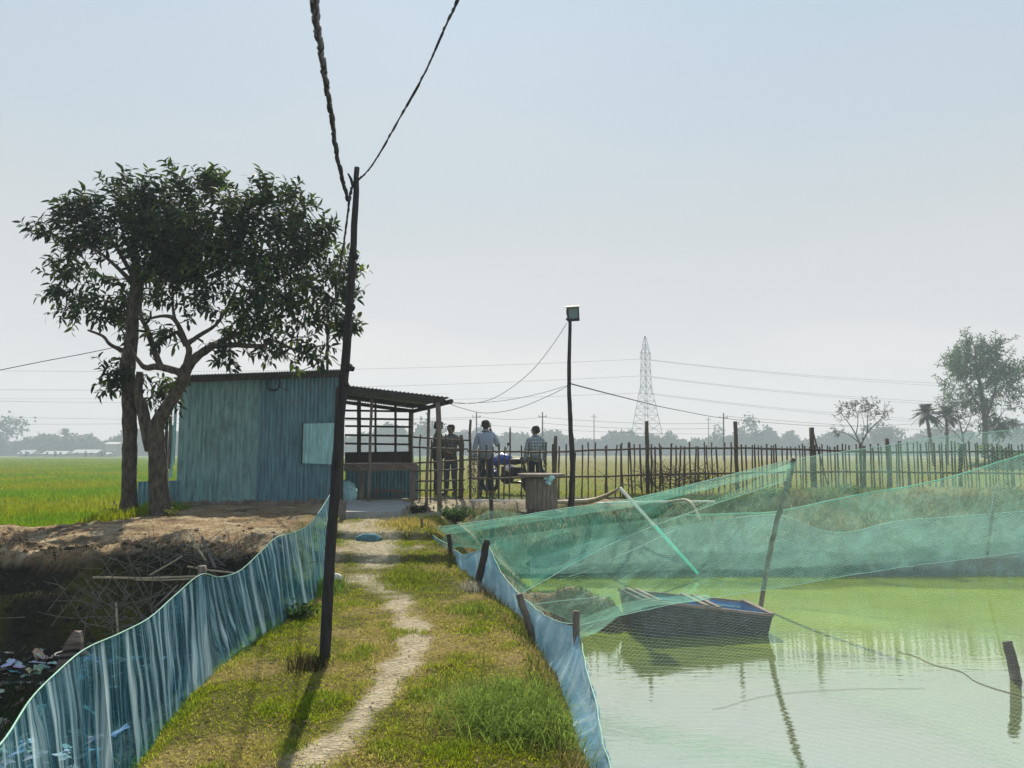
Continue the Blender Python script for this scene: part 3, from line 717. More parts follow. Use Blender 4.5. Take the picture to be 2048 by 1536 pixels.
# mud plinth
b = MB(); n = 60; vs, fs = [], []
for i in range(n + 1):
    s_ = -.05 + (HL + .1) * i / n
    j = random.uniform(-.03, .03)
    for (dd_, zz) in ((.02, .10 + j), (-.05, .05 + j * .6), (-.16 + j, -.04), (-.30 + j * 2, -.16)):
        vs.append(A + ud * s_ + wn * dd_ + Vector((0, 0, zz)))
for i in range(n):
    for q in range(3): fs.append((i * 4 + q, i * 4 + 4 + q, i * 4 + 5 + q, i * 4 + 1 + q))
b.add(vs, fs).build('plinth', M['mudwall'], hut)
# shutter
zs0, zs1 = P(632, 929, 14.95).z, P(632, 846, 14.95).z
sh = corr(sx(664), sx(598), zs0, zs0 + .03, zs1, zs1 - .02, .05, amp=.008).build('shutter', M['tin_pale'], hut, True)
q = MB(); q.bar(A + ud * sx(599) - wn * .06 + Vector((0, 0, zs0)), A + ud * sx(599) - wn * .06 + Vector((0, 0, zs1)), .02, .03); q.build('shutter_batten', M['wood_dark'], sh)
b = MB(); b.bar(A + ud * .06 - wn * .06 + Vector((0, 0, -.1)), A + ud * .06 - wn * .06 + Vector((0, 0, P(676, 775, 15).z)), .17, .04, up=Vector((0, 1, 0))); b.build('corner_plank', M['wood_dark'], hut)
for px0, px1, pt, pb, mm in ((337, 343, 800, 938, 'wood'), (346, 352, 800, 930, 'tin_pale'), (331, 334, 835, 940, 'wood_dark'), (341, 347, 850, 955, 'tin_pale')):
    b = MB(); b.bar(P(px0, pb, 14.5), P(px1, pt, 14.6), .05, .02, up=Vector((0, 1, 0))); b.build('side_board', M[mm], hut)
# porch
FL, FR = P(690, 772, 14.85), P(900, 797, 13.7); BR, BL = P(826, 818, 16.9), P(690, 800, 16.7)
b = MB(); vs, fs = [], []; n = 96
for j in range(2):
    for i in range(n + 1):
        t_ = i / n; p = (FL if j == 0 else BL).lerp(FR if j == 0 else BR, t_); vs.append(p + Vector((0, 0, .012 * math.sin(t_ * 2 * math.pi * 26) + .02)))
for i in range(n): fs.append((i, i + 1, n + 2 + i, n + 1 + i))
pr = b.add(vs, fs).build('porch_roof', M['tin_roof'], hut, True)
pr.modifiers.new('s', 'SOLIDIFY').thickness = .008
b = MB()
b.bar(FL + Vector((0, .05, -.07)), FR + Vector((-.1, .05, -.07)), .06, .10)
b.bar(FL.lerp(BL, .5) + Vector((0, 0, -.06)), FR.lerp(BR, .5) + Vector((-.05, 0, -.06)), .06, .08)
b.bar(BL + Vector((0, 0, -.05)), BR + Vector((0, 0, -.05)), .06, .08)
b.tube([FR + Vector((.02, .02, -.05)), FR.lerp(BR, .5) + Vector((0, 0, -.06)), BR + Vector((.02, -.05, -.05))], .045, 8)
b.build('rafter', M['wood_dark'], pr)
def post(px0, py0, Y0, px1, py1, Y1, r, mm, nm='porch_post', parent=hut, n=8, jit=.06):
    p0 = P(px0, py0, Y0); p0.z = min(p0.z, gz(p0.x, p0.y) - .04); p1 = P(px1, py1, Y1)
    pts = [p0.lerp(p1, t_ / 6) + Vector((random.uniform(-.2, .2) * r, 0, 0)) for t_ in range(7)]
    return MB().tube(pts, r, n, jit=jit).build(nm, M[mm], parent, True)
post(880, 1016, 13.75, 876, 805, 13.8, .045, 'wood')
post(853, 1002, 14.9, 858, 815, 14.9, .03, 'bamboo_pale').data.materials[0] = M['wood']
post(822, 990, 16.85, 822, 818, 16.85, .055, 'wood')
post(736, 1003, 14.6, 744, 790, 14.7, .028, 'wood')
lat = MB()
for px, wd_ in ((718, .085), (751, .045), (791, .05)):
    lat.bar(P(px, 905, 16.7), P(px, 800, 16.7), wd_, .04, up=Vector((0, 1, 0)))
for py in (822, 838, 853, 871, 888):
    lat.bar(P(690, py - 1, 16.66), P(824, py + 1, 16.76), .03, .045)
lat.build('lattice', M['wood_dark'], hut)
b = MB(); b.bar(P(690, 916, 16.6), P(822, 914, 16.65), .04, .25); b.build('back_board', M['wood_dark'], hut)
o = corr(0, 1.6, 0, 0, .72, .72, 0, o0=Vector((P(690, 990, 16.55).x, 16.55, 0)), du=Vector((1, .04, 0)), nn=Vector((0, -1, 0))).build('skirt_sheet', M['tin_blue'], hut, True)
# counter inside the porch
ct = thing('counter', 'rough plank counter standing inside the open porch', 'counter', (P(760, 995, 15.9).x, 15.9, 0))
b = MB(); b.bar(P(688, 928, 15.75), P(834, 927, 15.75), .42, .03); b.build('countertop', M['wood_h'], ct)
b = MB(); b.bar(P(688, 936, 15.52), P(834, 934, 15.52), .03, .135); b.build('front_board', M['wood_h'], ct)
for px, py0 in ((724, 998), (826, 992)):
    b = MB(); p = P(px, 940, 15.6); b.bar((p.x, p.y, -.02), p, .09, .07, up=Vector((0, 1, 0))); b.build('leg', M['wood'], ct)
b = MB(); b.bar(P(745, 981, 16.2), P(808, 981, 16.2), .2, .05)
for px in (752, 800): b.bar((P(px, 985, 16.2).x, 16.2, -.02), P(px, 984, 16.2), .06, .06, up=Vector((0, 1, 0)))
tag(b.build('low_bench', M['wood']), 'low wooden bench in the dark under the counter', 'bench')
b = MB(); b.ell(PZ(702, 988, .12) + Vector((0, -.6, 0)), .26, .22, .30, 12, 8, jit=.12)
tag(b.build('grey_sack', M['tin_pale'], None, True), 'pale grey sack slumped against the hut side under the porch', 'sack')
b = MB(); sl_ = []
vs = [PZ(692, 1030, .01), PZ(800, 1028, .01), PZ(820, 1012, .01), PZ(795, 1004, .01), PZ(694, 1006, .01)]
top_ = [v + Vector((0, 0, .05)) for v in vs]
b.add([v - Vector((0, 0, .12)) for v in vs] + top_, [(5, 6, 7, 8, 9), (0, 1, 6, 5), (1, 2, 7, 6), (2, 3, 8, 7), (3, 4, 9, 8), (4, 0, 5, 9)])
tag(b.build('porch_slab', M['concrete']), 'grey concrete slab at the foot of the porch', 'slab')
# low tin sheet between trees and hut
o = corr(0, .78, 0, 0, .58, .6, 0, o0=Vector((P(274, 1005, 13.6).x, 13.6, -.1)), du=Vector((1, .03, 0)), nn=Vector((0, -1, 0))).build('tin_screen', M['tin_blue'], None, True)
o.modifiers.new('s', 'SOLIDIFY').thickness = .004
tag(o, 'low dark tin sheet standing between the two tree trunks and the hut', 'tin sheet')
# coil of wire and loose white cable on the wall
b = MB()
cp = P(548, 768, 14.55)
for i in range(4): b.torus(cp + Vector((0, -.02 * i, 0)), .11 + .012 * i, .005, 22, 4)
pts = [P(548, 755, 14.5), P(552, 766, 14.5), P(565, 778, 14.5), P(580, 781, 14.5)]
b.tube(pts, .006, 5)
tag(b.build('wire_coil', M['cable'], None, True), 'coil of dark wire hanging on the hut wall under the roof edge', 'wire coil')
b = MB(); p0 = P(655, 745, 15.2); b.tube([p0 - Vector((0, 0, .3)), P(655, 680, 15.2), P(656, 595, 15.2)], .028, 7)
tag(b.build('roof_pole', M['wood_dark'], None, True), 'thin dark pole rising from the hut roof behind the leaves', 'pole')

# ------------------------------------------------------------------ leaning pole, cables, lamp pole
pb = Vector((P(652, 1300, 5.7).x, 5.7, gz(P(652, 1300, 5.7).x, 5.7)))
lp = thing('wooden_pole', 'tall leaning black wooden pole on the path carrying the cables', 'pole', pb)
pts = [P(650, 1310, 5.7), P(655, 1200, 5.7), P(664, 1060, 5.7), P(676, 900, 5.7), P(692, 700, 5.7), P(705, 520, 5.7), P(714, 335, 5.7)]
pts[0].z = pb.z - .3
pp, rr = smooth_line(pts, [.041, .041, .040, .038, .034, .028, .020], 6, .003)
MB().tube(pp, rr, 10, jit=.08).build('shaft', M['pole'], lp, True)
for (x_, y_) in ((705, 512), (687, 770), (694, 735), (700, 615)):
    MB().ell(P(x_ + 5, y_, 5.69), .026, .026, .03, 8, 6, jit=.2).build('knot', M['pole'], lp)
b = MB(); b.tube([P(706, 372, 5.68), P(702, 358, 5.66), P(696, 347, 5.62)], [.013, .011, .006], 6); b.tube([P(706, 372, 5.68), P(702, 380, 5.66), P(703, 388, 5.66)], .009, 6)
b.build('hook', M['black'], lp)
b = MB(); b.tube([P(694, 738, 5.68), P(706, 740, 5.66), P(707, 735, 5.64)], .012, 6); b.build('insulator', M['black'], lp)
def cable(name, label, pts, strands, r, amp, twist, mm='cable', sub=14, cat='cable', n=5):
    b = MB(); pp, _ = smooth_line(pts, [1] * len(pts), sub)
    for s_ in range(strands):
        q = []
        for i, p in enumerate(pp):
            t_ = i / (len(pp) - 1); a = twist * t_ * 2 * math.pi + s_ * 2 * math.pi / max(strands, 1) + 1.5 * math.sin(i * .7)
            am = amp * (.75 + .5 * math.sin(i * .16 + 2 * s_)) 
            q.append(p + Vector((math.cos(a) * am, 0, math.sin(a) * am)))
        b.tube(q, r, n)
    return tag(b.build(name, M[mm], None, True), label, cat)
cable('overhead_cable', 'thick bundle of black cables rising to the upper left of the pole', [P(697, 402, 5.55), P(686, 365, 5.3), P(672, 300, 4.8), P(665, 240, 4.3), P(655, 185, 3.9), P(647, 140, 3.5), P(639, 80, 3.0), P(632, 30, 2.6), P(630, -60, 2.1), P(620, -260, 1.5)], 3, .0105, .0085, .9)
cable('overhead_cable', 'thinner twisted pair of cables rising to the upper right of the pole', [P(714, 362, 5.62), P(735, 342, 5.5), P(756, 312, 5.2), P(800, 235, 4.6), P(850, 145, 4.0), P(883, 70, 3.6), P(915, 0, 3.2), P(955, -110, 2.7), P(990, -260, 2.2)], 2, .0048, .0042, 9)
cable('service_wire', 'twisted wire running from the pole down behind the leaves to the hut', [P(703, 375, 5.6), P(699, 402, 5.6), P(690, 470, 6.2), P(681, 530, 7.2), P(668, 610, 9), P(655, 680, 11.5), P(645, 720, 13), P(600, 742, 14.3), P(560, 752, 14.5)], 2, .0075, .006, 6)
cable('service_wire', 'slack wire looping from the roof pole to the leaning pole', [P(656, 705, 15.1), P(672, 725, 13), P(690, 735, 9), P(700, 738, 5.72)], 1, .008, 0, 0)
cable('service_wire', 'single wire entering from the left edge to the straight tree', [P(-60, 752, 11), P(0, 740, 11.4), P(90, 722, 11.8), P(170, 707, 12), P(250, 690, 12.2)], 1, .006, 0, 0)

lb = Vector((P(1143, 1016, 13.4).x, 13.4, gz(P(1143, 1016, 13.4).x, 13.4)))
lb.z = max(lb.z, -.15)
fl = thing('lamp_pole', 'thin wooden pole carrying a square floodlight beside the cable drum', 'lamp pole', lb)
pts = [P(1142, 1030, 13.4), P(1145, 930, 13.4), P(1141, 850, 13.4), P(1138, 760, 13.4), P(1140, 650, 13.4), P(1140, 640, 13.4)]
pp, rr = smooth_line(pts, [.06, .048, .042, .036, .030, .03], 6, .003)
MB().tube(pp, rr, 8, jit=.08).build('shaft', M['pole'], fl, True)
b = MB(); b.bar(P(1143, 1012, 13.3), P(1150, 905, 13.35), .03, .03); b.build('splint', M['wood_dark'], fl)
fc = P(1146, 628, 13.25); Mr = Matrix.Rotation(R(-4), 3, 'Y') @ Matrix.Rotation(R(14), 3, 'X')
h_ = MB(); h_.box(fc, (.215, .10, .255), Mr); h_.box(fc + Vector((-.06, .10, .05)), (.1, .1, .1), Mr)
hd = h_.build('floodlight', M['black'], fl)
b = MB(); b.box(fc + Mr @ Vector((.0, -.053, .015)), (.165, .006, .18), Mr); b.build('lens', mat('lamp_glass', (.10, .16, .165), .2, .15, 6, 0, spec=.6), hd)
b = MB()
for i_ in (-1, 1): b.box(fc + Mr @ Vector((i_ * .092, -.056, .015)), (.016, .012, .21), Mr)
for i_ in (-1, 1): b.box(fc + Mr @ Vector((0, -.056, .015 + i_ * .099)), (.168, .012, .016), Mr)
b.build('bezel', M['black'], hd)
b = MB(); b.box(fc + Mr @ Vector((-.015, .0, .135)), (.28, .24, .014), Mr); b.build('rain_cover', M['white2'], fl)
b = MB(); b.bar(fc + Vector((-.13, .0, -.095)), fc + Vector((.02, .0, -.10)), .02, .03); b.build('bracket', M['black'], fl)
cable('lamp_wire', 'thin wire sagging from the floodlight to the porch roof', [P(1134, 646, 13.4), P(1105, 690, 13.4), P(1060, 745, 13.5), P(1000, 790, 13.6), P(950, 806, 13.7), P(893, 803, 13.75)], 1, .005, 0, 0)
cable('lamp_wire', 'thin wire from mid lamp pole to the porch corner, lower of two', [P(1140, 770, 13.4), P(1090, 795, 13.4), P(1030, 818, 13.5), P(970, 826, 13.6), P(920, 815, 13.7), P(893, 805, 13.75)], 1, .005, 0, 0)
cable('lamp_wire', 'thin straightish wire between the mid lamp pole and the porch roof', [P(1140, 769, 13.4), P(1080, 787, 13.4), P(1000, 802, 13.5), P(900, 808, 13.7)], 1, .004, 0, 0)
cable('lamp_wire', 'long wire leaving the lamp pole to the trees on the right', [P(1140, 767, 13.4), P(1240, 793, 18), P(1350, 819, 26), P(1480, 840, 38), P(1650, 852, 55), P(1780, 850, 65), P(1900, 842, 75), P(1960, 828, 80)], 1, .012, 0, 0)

# ------------------------------------------------------------------ bamboo fence
def fenceY(px): return 16.3 + (px - 840) / 1208 * .8
def shaftmesh(L, r, seed):
    random.seed(seed); pts = [Vector((random.uniform(-.008, .008), random.uniform(-.008, .008), L * i / 6)) for i in range(7)]
    b = MB().tube(pts, [r * random.uniform(.85, 1.1) for _ in range(7)], 7)
    me = bpy.data.meshes.new('picket'); me.from_pydata(b.v, [], b.f); me.polygons.foreach_set('use_smooth', [True] * len(b.f)); me.materials.append(M['bamboo']); return me
PK = [shaftmesh(1.0, r_, 30 + i) for i, r_ in enumerate((.022, .026, .019, .030, .023, .028))]
random.seed(11)
def picket(parent, px, ytop, lean=0.0, nm='picket', me=None, r=.78, low=-.06):
    Y = fenceY(px); p = P(px, ytop, Y); x0 = p.x - lean * (p.z - low)
    o = bpy.data.objects.new(nm, me or random.choice(PK)); COL.objects.link(o); o.parent = parent
    L = math.hypot(p.z - low, p.x - x0)
    o.location = Vector((x0, Y, low)) - wloc(parent); o.scale = (r, r, L); o.rotation_euler = (random.uniform(-.02, .02), math.atan2(p.x - x0, p.z - low), random.uniform(0, 6))
    return o
f1 = thing('bamboo_fence', 'picket fence of bamboo stakes behind the cable drum and lamp pole', 'fence', (P(1210, 990, 16.55).x, 16.55, 0))
f3 = thing('bamboo_fence', 'picket fence of close bamboo stakes on the bank behind the green netting', 'fence', (P(1800, 990, 16.95).x, 16.95, 0))
tops = [(942, 898), (957, 897), (973, 890), (985, 893), (996, 888), (1008, 893), (1042, 891), (1052, 887), (1075, 893), (1092, 884)]
px = 1104
while px < 1468: tops.append((px, 888 + random.uniform(-4, 5))); px += random.uniform(11, 17) if px < 1180 else random.uniform(8.5, 12)
for px_, ty in tops: picket(f1, px_, ty, random.uniform(-.025, .025) - (.05 if 1260 > px_ > 1190 else 0) + (.05 if 1480 > px_ > 1320 else 0))
px = 1482
while px < 2160: picket(f3, px, 890 + random.uniform(-3, 4) - (5 if 1780 < px < 1980 else 0), random.uniform(-.025, .025), r=.7); px += random.uniform(6.8, 9.2)
for px, ty, ln_, r_ in ((930, 840, -.07, 1.3), (1019, 855, .0, .8), (1111, 872, .02, 1.7), (1291, 842, -.01, 1.7), (1474, 843, .01, 1.6), (1631, 855, .03, 1.9), (1689, 858, .22, .9), (1772, 877, -.01, 2.1), (1915, 888, -.02, 2.2), (1720, 886, .0, 1.2)):
    picket(f1 if px < 1480 else f3, px, ty, ln_, 'fence_post', None, r_)
for pys in ((902, 903, 904, 900, 897, 896, 900, 905, 903, 902), (957, 957, 954, 953, 949, 946, 944, 944, 946, 948), (999, 1000, 999, 997, 994, 990, 988, 987, 986, 985)):
    xs_ = (935, 1000, 1100, 1200, 1320, 1480, 1630, 1780, 1950, 2150)
    for par, a0, a1 in ((f1, 0, 6), (f3, 5, 10)):
        pts = [P(a, c_, fenceY(a) - .035) for a, c_ in zip(xs_[a0:a1], pys[a0:a1])]; pp, rr = smooth_line(pts, [.022] * len(pts), 5, .005)
        MB().tube(pp, rr, 7, jit=.12).build('rail', M['bamboo'], par, True)
f2 = thing('bamboo_fence', 'short tall bamboo fence panel between the porch and the talking men', 'fence', (P(885, 997, 16.3).x, 16.3, 0))
for px, ty in ((831, 868), (843, 869), (862, 880), (876, 872), (890, 868), (911, 869), (924, 872)): picket(f2, px, ty, random.uniform(-.04, .04))
picket(f2, 924, 870, 0, 'fence_post', None, 1.9)
for y0_, y1_, x0_, x1_ in ((874, 881, 826, 942), (894, 898, 826, 936), (926, 918, 828, 955), (942, 938, 830, 930), (962, 960, 830, 930), (980, 979, 830, 930), (998, 998, 830, 935)):
    MB().tube([P(x0_, y0_, 16.26), P((x0_ + x1_) / 2, (y0_ + y1_) / 2 + 1, 16.27), P(x1_, y1_, 16.27)], .019, 6, jit=.1).build('rail', M['bamboo'], f2, True)
# tangle of dry vine on the fence
b = MB(); c0 = P(950, 955, 16.15)
for i in range(26):
    a = random.uniform(0, 6); p = c0 + Vector((random.uniform(-.1, .1), random.uniform(-.06, .06), random.uniform(-.42, .42))); pts = []
    for k in range(8): pts.append(p + Vector((math.cos(a + k * .9) * .07, random.uniform(-.03, .03), math.sin(a + k * .9) * .10 + k * .012)))
    b.tube(pts, .006, 4)
tag(b.build('dry_vine', M['wood'], None, True), 'curled dry vine tangled on the fence left of the man phoning', 'vine')
def twigs(name, label, cat, px, py, Y, n, spanx, spanz, L, mm, r=.006, tilt=1.0):
    b = MB(); c = P(px, py, Y)
    for i in range(n):
        p = c + Vector((random.gauss(0, spanx), random.gauss(0, .15), random.gauss(0, spanz)))
        d = Vector((random.uniform(-1, 1), random.uniform(-.4, .4), random.uniform(-.2, 1) * tilt)).normalized(); l_ = L * random.uniform(.4, 1.2)
        b.tube([p, p + d * l_ * .5 + Vector((random.uniform(-.03, .03), 0, random.uniform(-.03, .03))), p + d * l_], [r, r * .8, r * .4], 4, cap=False)
    return tag(b.build(name, M[mm], None, True), label, cat)
twigs('dry_brush', 'pile of dry dark brushwood leaning on the fence right of the lamp pole', 'brushwood', 1330, 968, 16.0, 170, .36, .13, .5, 'wood_dark')
twigs('dry_brush', 'low dry brushwood against the fence further right of the pile', 'brushwood', 1410, 965, 16.05, 90, .3, .09, .45, 'wood_dark')

# ------------------------------------------------------------------ cable drum table
dc = Vector((P(1083, 1016, 13.1).x, 13.1, -.02))
zt_ = P(1083, 947, 13.1).z
dr = thing('cable_drum', 'wooden cable drum used as a table beside the lamp pole', 'cable drum', dc)
b = MB(); b.lathe(dc + Vector((0, 0, zt_ - dc.z - .05)), [(.41, 0), (.415, .045), (.40, .05)], 40); b.build('drum_top', M['wood_h'], dr)
b = MB(); b.lathe(dc + Vector((0, 0, -.06)), [(.36, 0), (.37, .07), (.35, .08)], 36); b.build('drum_base', M['wood_dark'], dr)
b = MB(); n = 22
for i in range(n):
    a = 2 * math.pi * i / n; r_ = .265
    rot = Matrix.Rotation(a + math.pi / 2, 3, 'Z')
    b.box(dc + Vector((r_ * math.cos(a), r_ * math.sin(a), (zt_ - dc.z) / 2 - .01)), (.071, .022, zt_ - dc.z - .12 + random.uniform(-.02, .0)), rot)
b.lathe(dc + Vector((0, 0, .02)), [(.25, 0), (.25, zt_ - dc.z - .09)], 20)
b.build('stave', M['wood'], dr)
b = MB(); p = P(1100, 958, 12.75)
for i in range(5): b.ell(p + Vector((random.uniform(-.07, .05), random.uniform(-.02, .02), random.uniform(-.07, .03))), .06, .03, .035, 8, 5, Matrix.Rotation(random.uniform(-1, 1), 3, 'Y'), .3)
tag(b.build('rag', M['tin_pale'], None, True), 'grey rag hanging from the rim of the cable drum', 'rag')
b = MB(); p = PZ(1066, 1021, -.08); b.ell(p, .10, .05, .05, 10, 6, Matrix.Rotation(.3, 3, 'Y'), .25)
tag(b.build('plastic_bag', M['white2'], None, True), 'crumpled white plastic bag on the ground before the cable drum', 'plastic bag')

# ------------------------------------------------------------------ people
skin_m = mat('skin', (.12, .07, .045), .55, .12, 20, 0)
hair_m = mat('hair', (.012, .011, .012), .6, .2, 30, .2)
def skinned(name, nodes, edges, mats, parent, sub=1):
    me = bpy.data.meshes.new(name); off = wloc(parent)
    keys = list(nodes); me.from_pydata([tuple(Vector(nodes[k_][0]) - off) for k_ in keys], [(keys.index(a), keys.index(b_)) for a, b_ in edges], [])
    o = bpy.data.objects.new(name, me); COL.objects.link(o); m_ = o.modifiers.new('k', 'SKIN'); m_.use_smooth_shade = True
    for i, k_ in enumerate(keys):
        r_ = nodes[k_][1]; me.skin_vertices[0].data[i].radius = (r_, r_) if not isinstance(r_, tuple) else r_
        me.skin_vertices[0].data[i].use_root = (i == 0)
    s_ = o.modifiers.new('s', 'SUBSURF'); s_.levels = s_.render_levels = sub
    dg = bpy.context.evaluated_depsgraph_get(); dg.update()
    me2 = bpy.data.meshes.new_from_object(o.evaluated_get(dg)); me2.name = name
    o.modifiers.clear(); o.data = me2; bpy.data.meshes.remove(me)
    me2.materials.clear()
    for x_ in (mats if isinstance(mats, list) else [mats]): me2.materials.append(x_)
    me2.polygons.foreach_set('use_smooth', [True] * len(me2.polygons))
    if parent: o.parent = parent
    return o
def person(label, px, Y, zf, h, face, shirt, trous, arms, look=0.0, cap=None, scarf=False, bare=False, sleeve=1.0, legs=.09):
    """face: heading of the chest, radians, 0 = away from the camera; arms: ((elbow),(hand)) offsets per side in body axes"""
    x0 = P(px, 990, Y).x; base = Vector((x0, Y, zf)); p = thing('person', label, 'person', base)
    Rz = Matrix.Rotation(face, 3, 'Z'); S = h / 1.72
    def W(v): return base + Rz @ (Vector(v) * S)
    nd, ed = {}, []
    def nn_(k_, v, r_): nd[k_] = (W(v), r_ * S)
    nn_('pel', (0, 0, .93), .13); nn_('waist', (0, 0, 1.08), .115); nn_('chest', (0, 0, 1.28), .14); nn_('nb', (0, 0, 1.43), .075); nn_('neck', (0, .01, 1.50), .052)
    hy = .02
    nn_('jaw', (0, hy + .015, 1.555), .072); nn_('head', (0, hy, 1.63), .092); nn_('crown', (0, hy - .01, 1.685), .06)
    ed += [('pel', 'waist'), ('waist', 'chest'), ('chest', 'nb'), ('nb', 'neck'), ('neck', 'jaw'), ('jaw', 'head'), ('head', 'crown')]
    tubes = MB()
    for s_, sg in (('L', -1), ('R', 1)):
        nn_('sh' + s_, (sg * .17, 0, 1.39), .062); el, ha = arms[0 if sg < 0 else 1]
        sh = Vector((sg * .20, 0, 1.38))
        nn_('el' + s_, sh + Vector(el), .043); nn_('wr' + s_, sh + Vector(ha), .028)
        dirh = (Vector(ha) - Vector(el)).normalized()
        nn_('pa' + s_, sh + Vector(ha) + dirh * .07, .036)
        ed += [('chest', 'sh' + s_), ('sh' + s_, 'el' + s_), ('el' + s_, 'wr' + s_), ('wr' + s_, 'pa' + s_)]
        sd2 = dirh.cross(Vector((0, 1, 0.3))).normalized(); cu = dirh.cross(sd2)
        for f in range(4):
            q0 = sh + Vector(ha) + dirh * .08 + sd2 * (f - 1.5) * .019; L_ = (.07, .08, .076, .06)[f]
            tubes.tube([W(q0), W(q0 + dirh * L_ * .5 + cu * .008), W(q0 + dirh * L_ * .85 + cu * .03)], [.009 * S, .0085 * S, .007 * S], 6)
        q0 = sh + Vector(ha) + dirh * .03 + sd2 * .03; tubes.tube([W(q0), W(q0 + sd2 * .03 + dirh * .03), W(q0 + sd2 * .035 + dirh * .06)], [.011 * S, .010 * S, .008 * S], 6)
        nn_('hip' + s_, (sg * .095, 0, .88), .095); nn_('kn' + s_, (sg * (legs + .01), .02, .49), .062); nn_('an' + s_, (sg * (legs + .02), -.02, .09), .042); nn_('he' + s_, (sg * (legs + .02), -.03, .045), .04); nn_('to' + s_, (sg * (legs + .04), .15, .035), .033)
        ed += [('pel', 'hip' + s_), ('hip' + s_, 'kn' + s_), ('kn' + s_, 'an' + s_), ('an' + s_, 'he' + s_), ('he' + s_, 'to' + s_)]
    body = skinned('body', nd, ed, skin_m, p)
    # face, ears and fingers join the body mesh
    Rl = Matrix.Rotation(look, 3, 'Z')
    def H(v): return W(Vector((0, hy, 1.62)) + Rl @ Vector(v))
    tubes.ell(H((0, .092, -.015)), .016 * S, .022 * S, .028 * S, 8, 6)
    for sg in (-1, 1): tubes.ell(H((sg * .088, -.005, -.005)), .014 * S, .026 * S, .036 * S, 8, 6)
    tubes.ell(H((0, .075, -.065)), .03 * S, .022 * S, .014 * S, 8, 5)
    ft = tubes.build('face_and_fingers', skin_m, p, True)
    bpy.context.view_layer.objects.active = body
    ms_ = [body, ft]
    with bpy.context.temp_override(active_object=body, selected_objects=ms_, selected_editable_objects=ms_, object=body): bpy.ops.object.join()
    b = MB()
    for sg in (-1, 1): b.ell(H((sg * .033, .084, .015)), .012 * S, .008 * S, .008 * S, 8, 5)
    b.build('eyes', M['white2'], p, True)
    b = MB(); b.ell(H((0, -.02, .03)), .098 * S, .105 * S, .088 * S, 14, 9, jit=.03); b.ell(H((0, -.045, -.02)), .086 * S, .07 * S, .075 * S, 12, 8); b.build('hair', hair_m, p, True)
    if cap:
        b = MB(); b.ell(H((0, -.01, .055)), .108 * S, .115 * S, .07 * S, 14, 8); b.ell(H((0, .12, .045)), .075 * S, .075 * S, .012 * S, 12, 6); b.build('cap', cap, p, True)
    if not bare:
        k2 = ['chest', 'waist', 'nb', 'pel', 'shL', 'shR']; n2 = {}
        n2['waist'] = (nd['waist'][0], .152 * S); n2['hem'] = (W((0, 0, .80)), .165 * S); n2['pel'] = (nd['pel'][0], .158 * S); n2['chest'] = (nd['chest'][0], .168 * S); n2['nb'] = (W((0, 0, 1.43)), .085 * S)
        e2 = [('waist', 'pel'), ('pel', 'hem'), ('waist', 'chest'), ('chest', 'nb')]
        for s_ in 'LR':
            n2['sh' + s_] = (nd['sh' + s_][0], .082 * S); n2['el' + s_] = (nd['sh' + s_][0].lerp(nd['el' + s_][0], 1 if sleeve >= 1 else .62), .062 * S)
            e2 += [('chest', 'sh' + s_), ('sh' + s_, 'el' + s_)]
            if sleeve > 1: n2['wr' + s_] = (nd['wr' + s_][0], .045 * S); e2.append(('el' + s_, 'wr' + s_))
        skinned('shirt', n2, e2, shirt, p)
        b = MB(); cl, _ = [], 0
        for i in range(13):
            a = math.pi * 2 * i / 12; cl.append(W((math.cos(a) * .07, math.sin(a) * .06 + .005, 1.475 - .012 * math.sin(a))))
        b.tube(cl, .018 * S, 6); b.build('collar', shirt, p, True)
    n3 = {'pel': (W((0, 0, .95)), .145 * S), 'top': (W((0, 0, 1.03)), .132 * S)}; e3 = [('pel', 'top')]
    for s_ in 'LR':
        n3['hip' + s_] = (nd['hip' + s_][0], .112 * S); n3['kn' + s_] = (nd['kn' + s_][0], .085 * S); n3['an' + s_] = (nd['an' + s_][0] + Vector((0, 0, .02)), .068 * S)
        e3 += [('pel', 'hip' + s_), ('hip' + s_, 'kn' + s_), ('kn' + s_, 'an' + s_)]
    skinned('trousers', n3, e3, trous, p)
    b = MB()
    for s_ in 'LR':
        q = nd['he' + s_][0].lerp(nd['to' + s_][0], .5); b.ell(q + Vector((0, 0, .005)), .052 * S, .135 * S, .045 * S, 10, 6, Rz)
    b.build('shoes', M['black'], p, True)
    return p, W, H, S
def cloth(name, c, c2=None, scale=14): return mat(name, c, .9, .25, scale, .3, c2=c2)
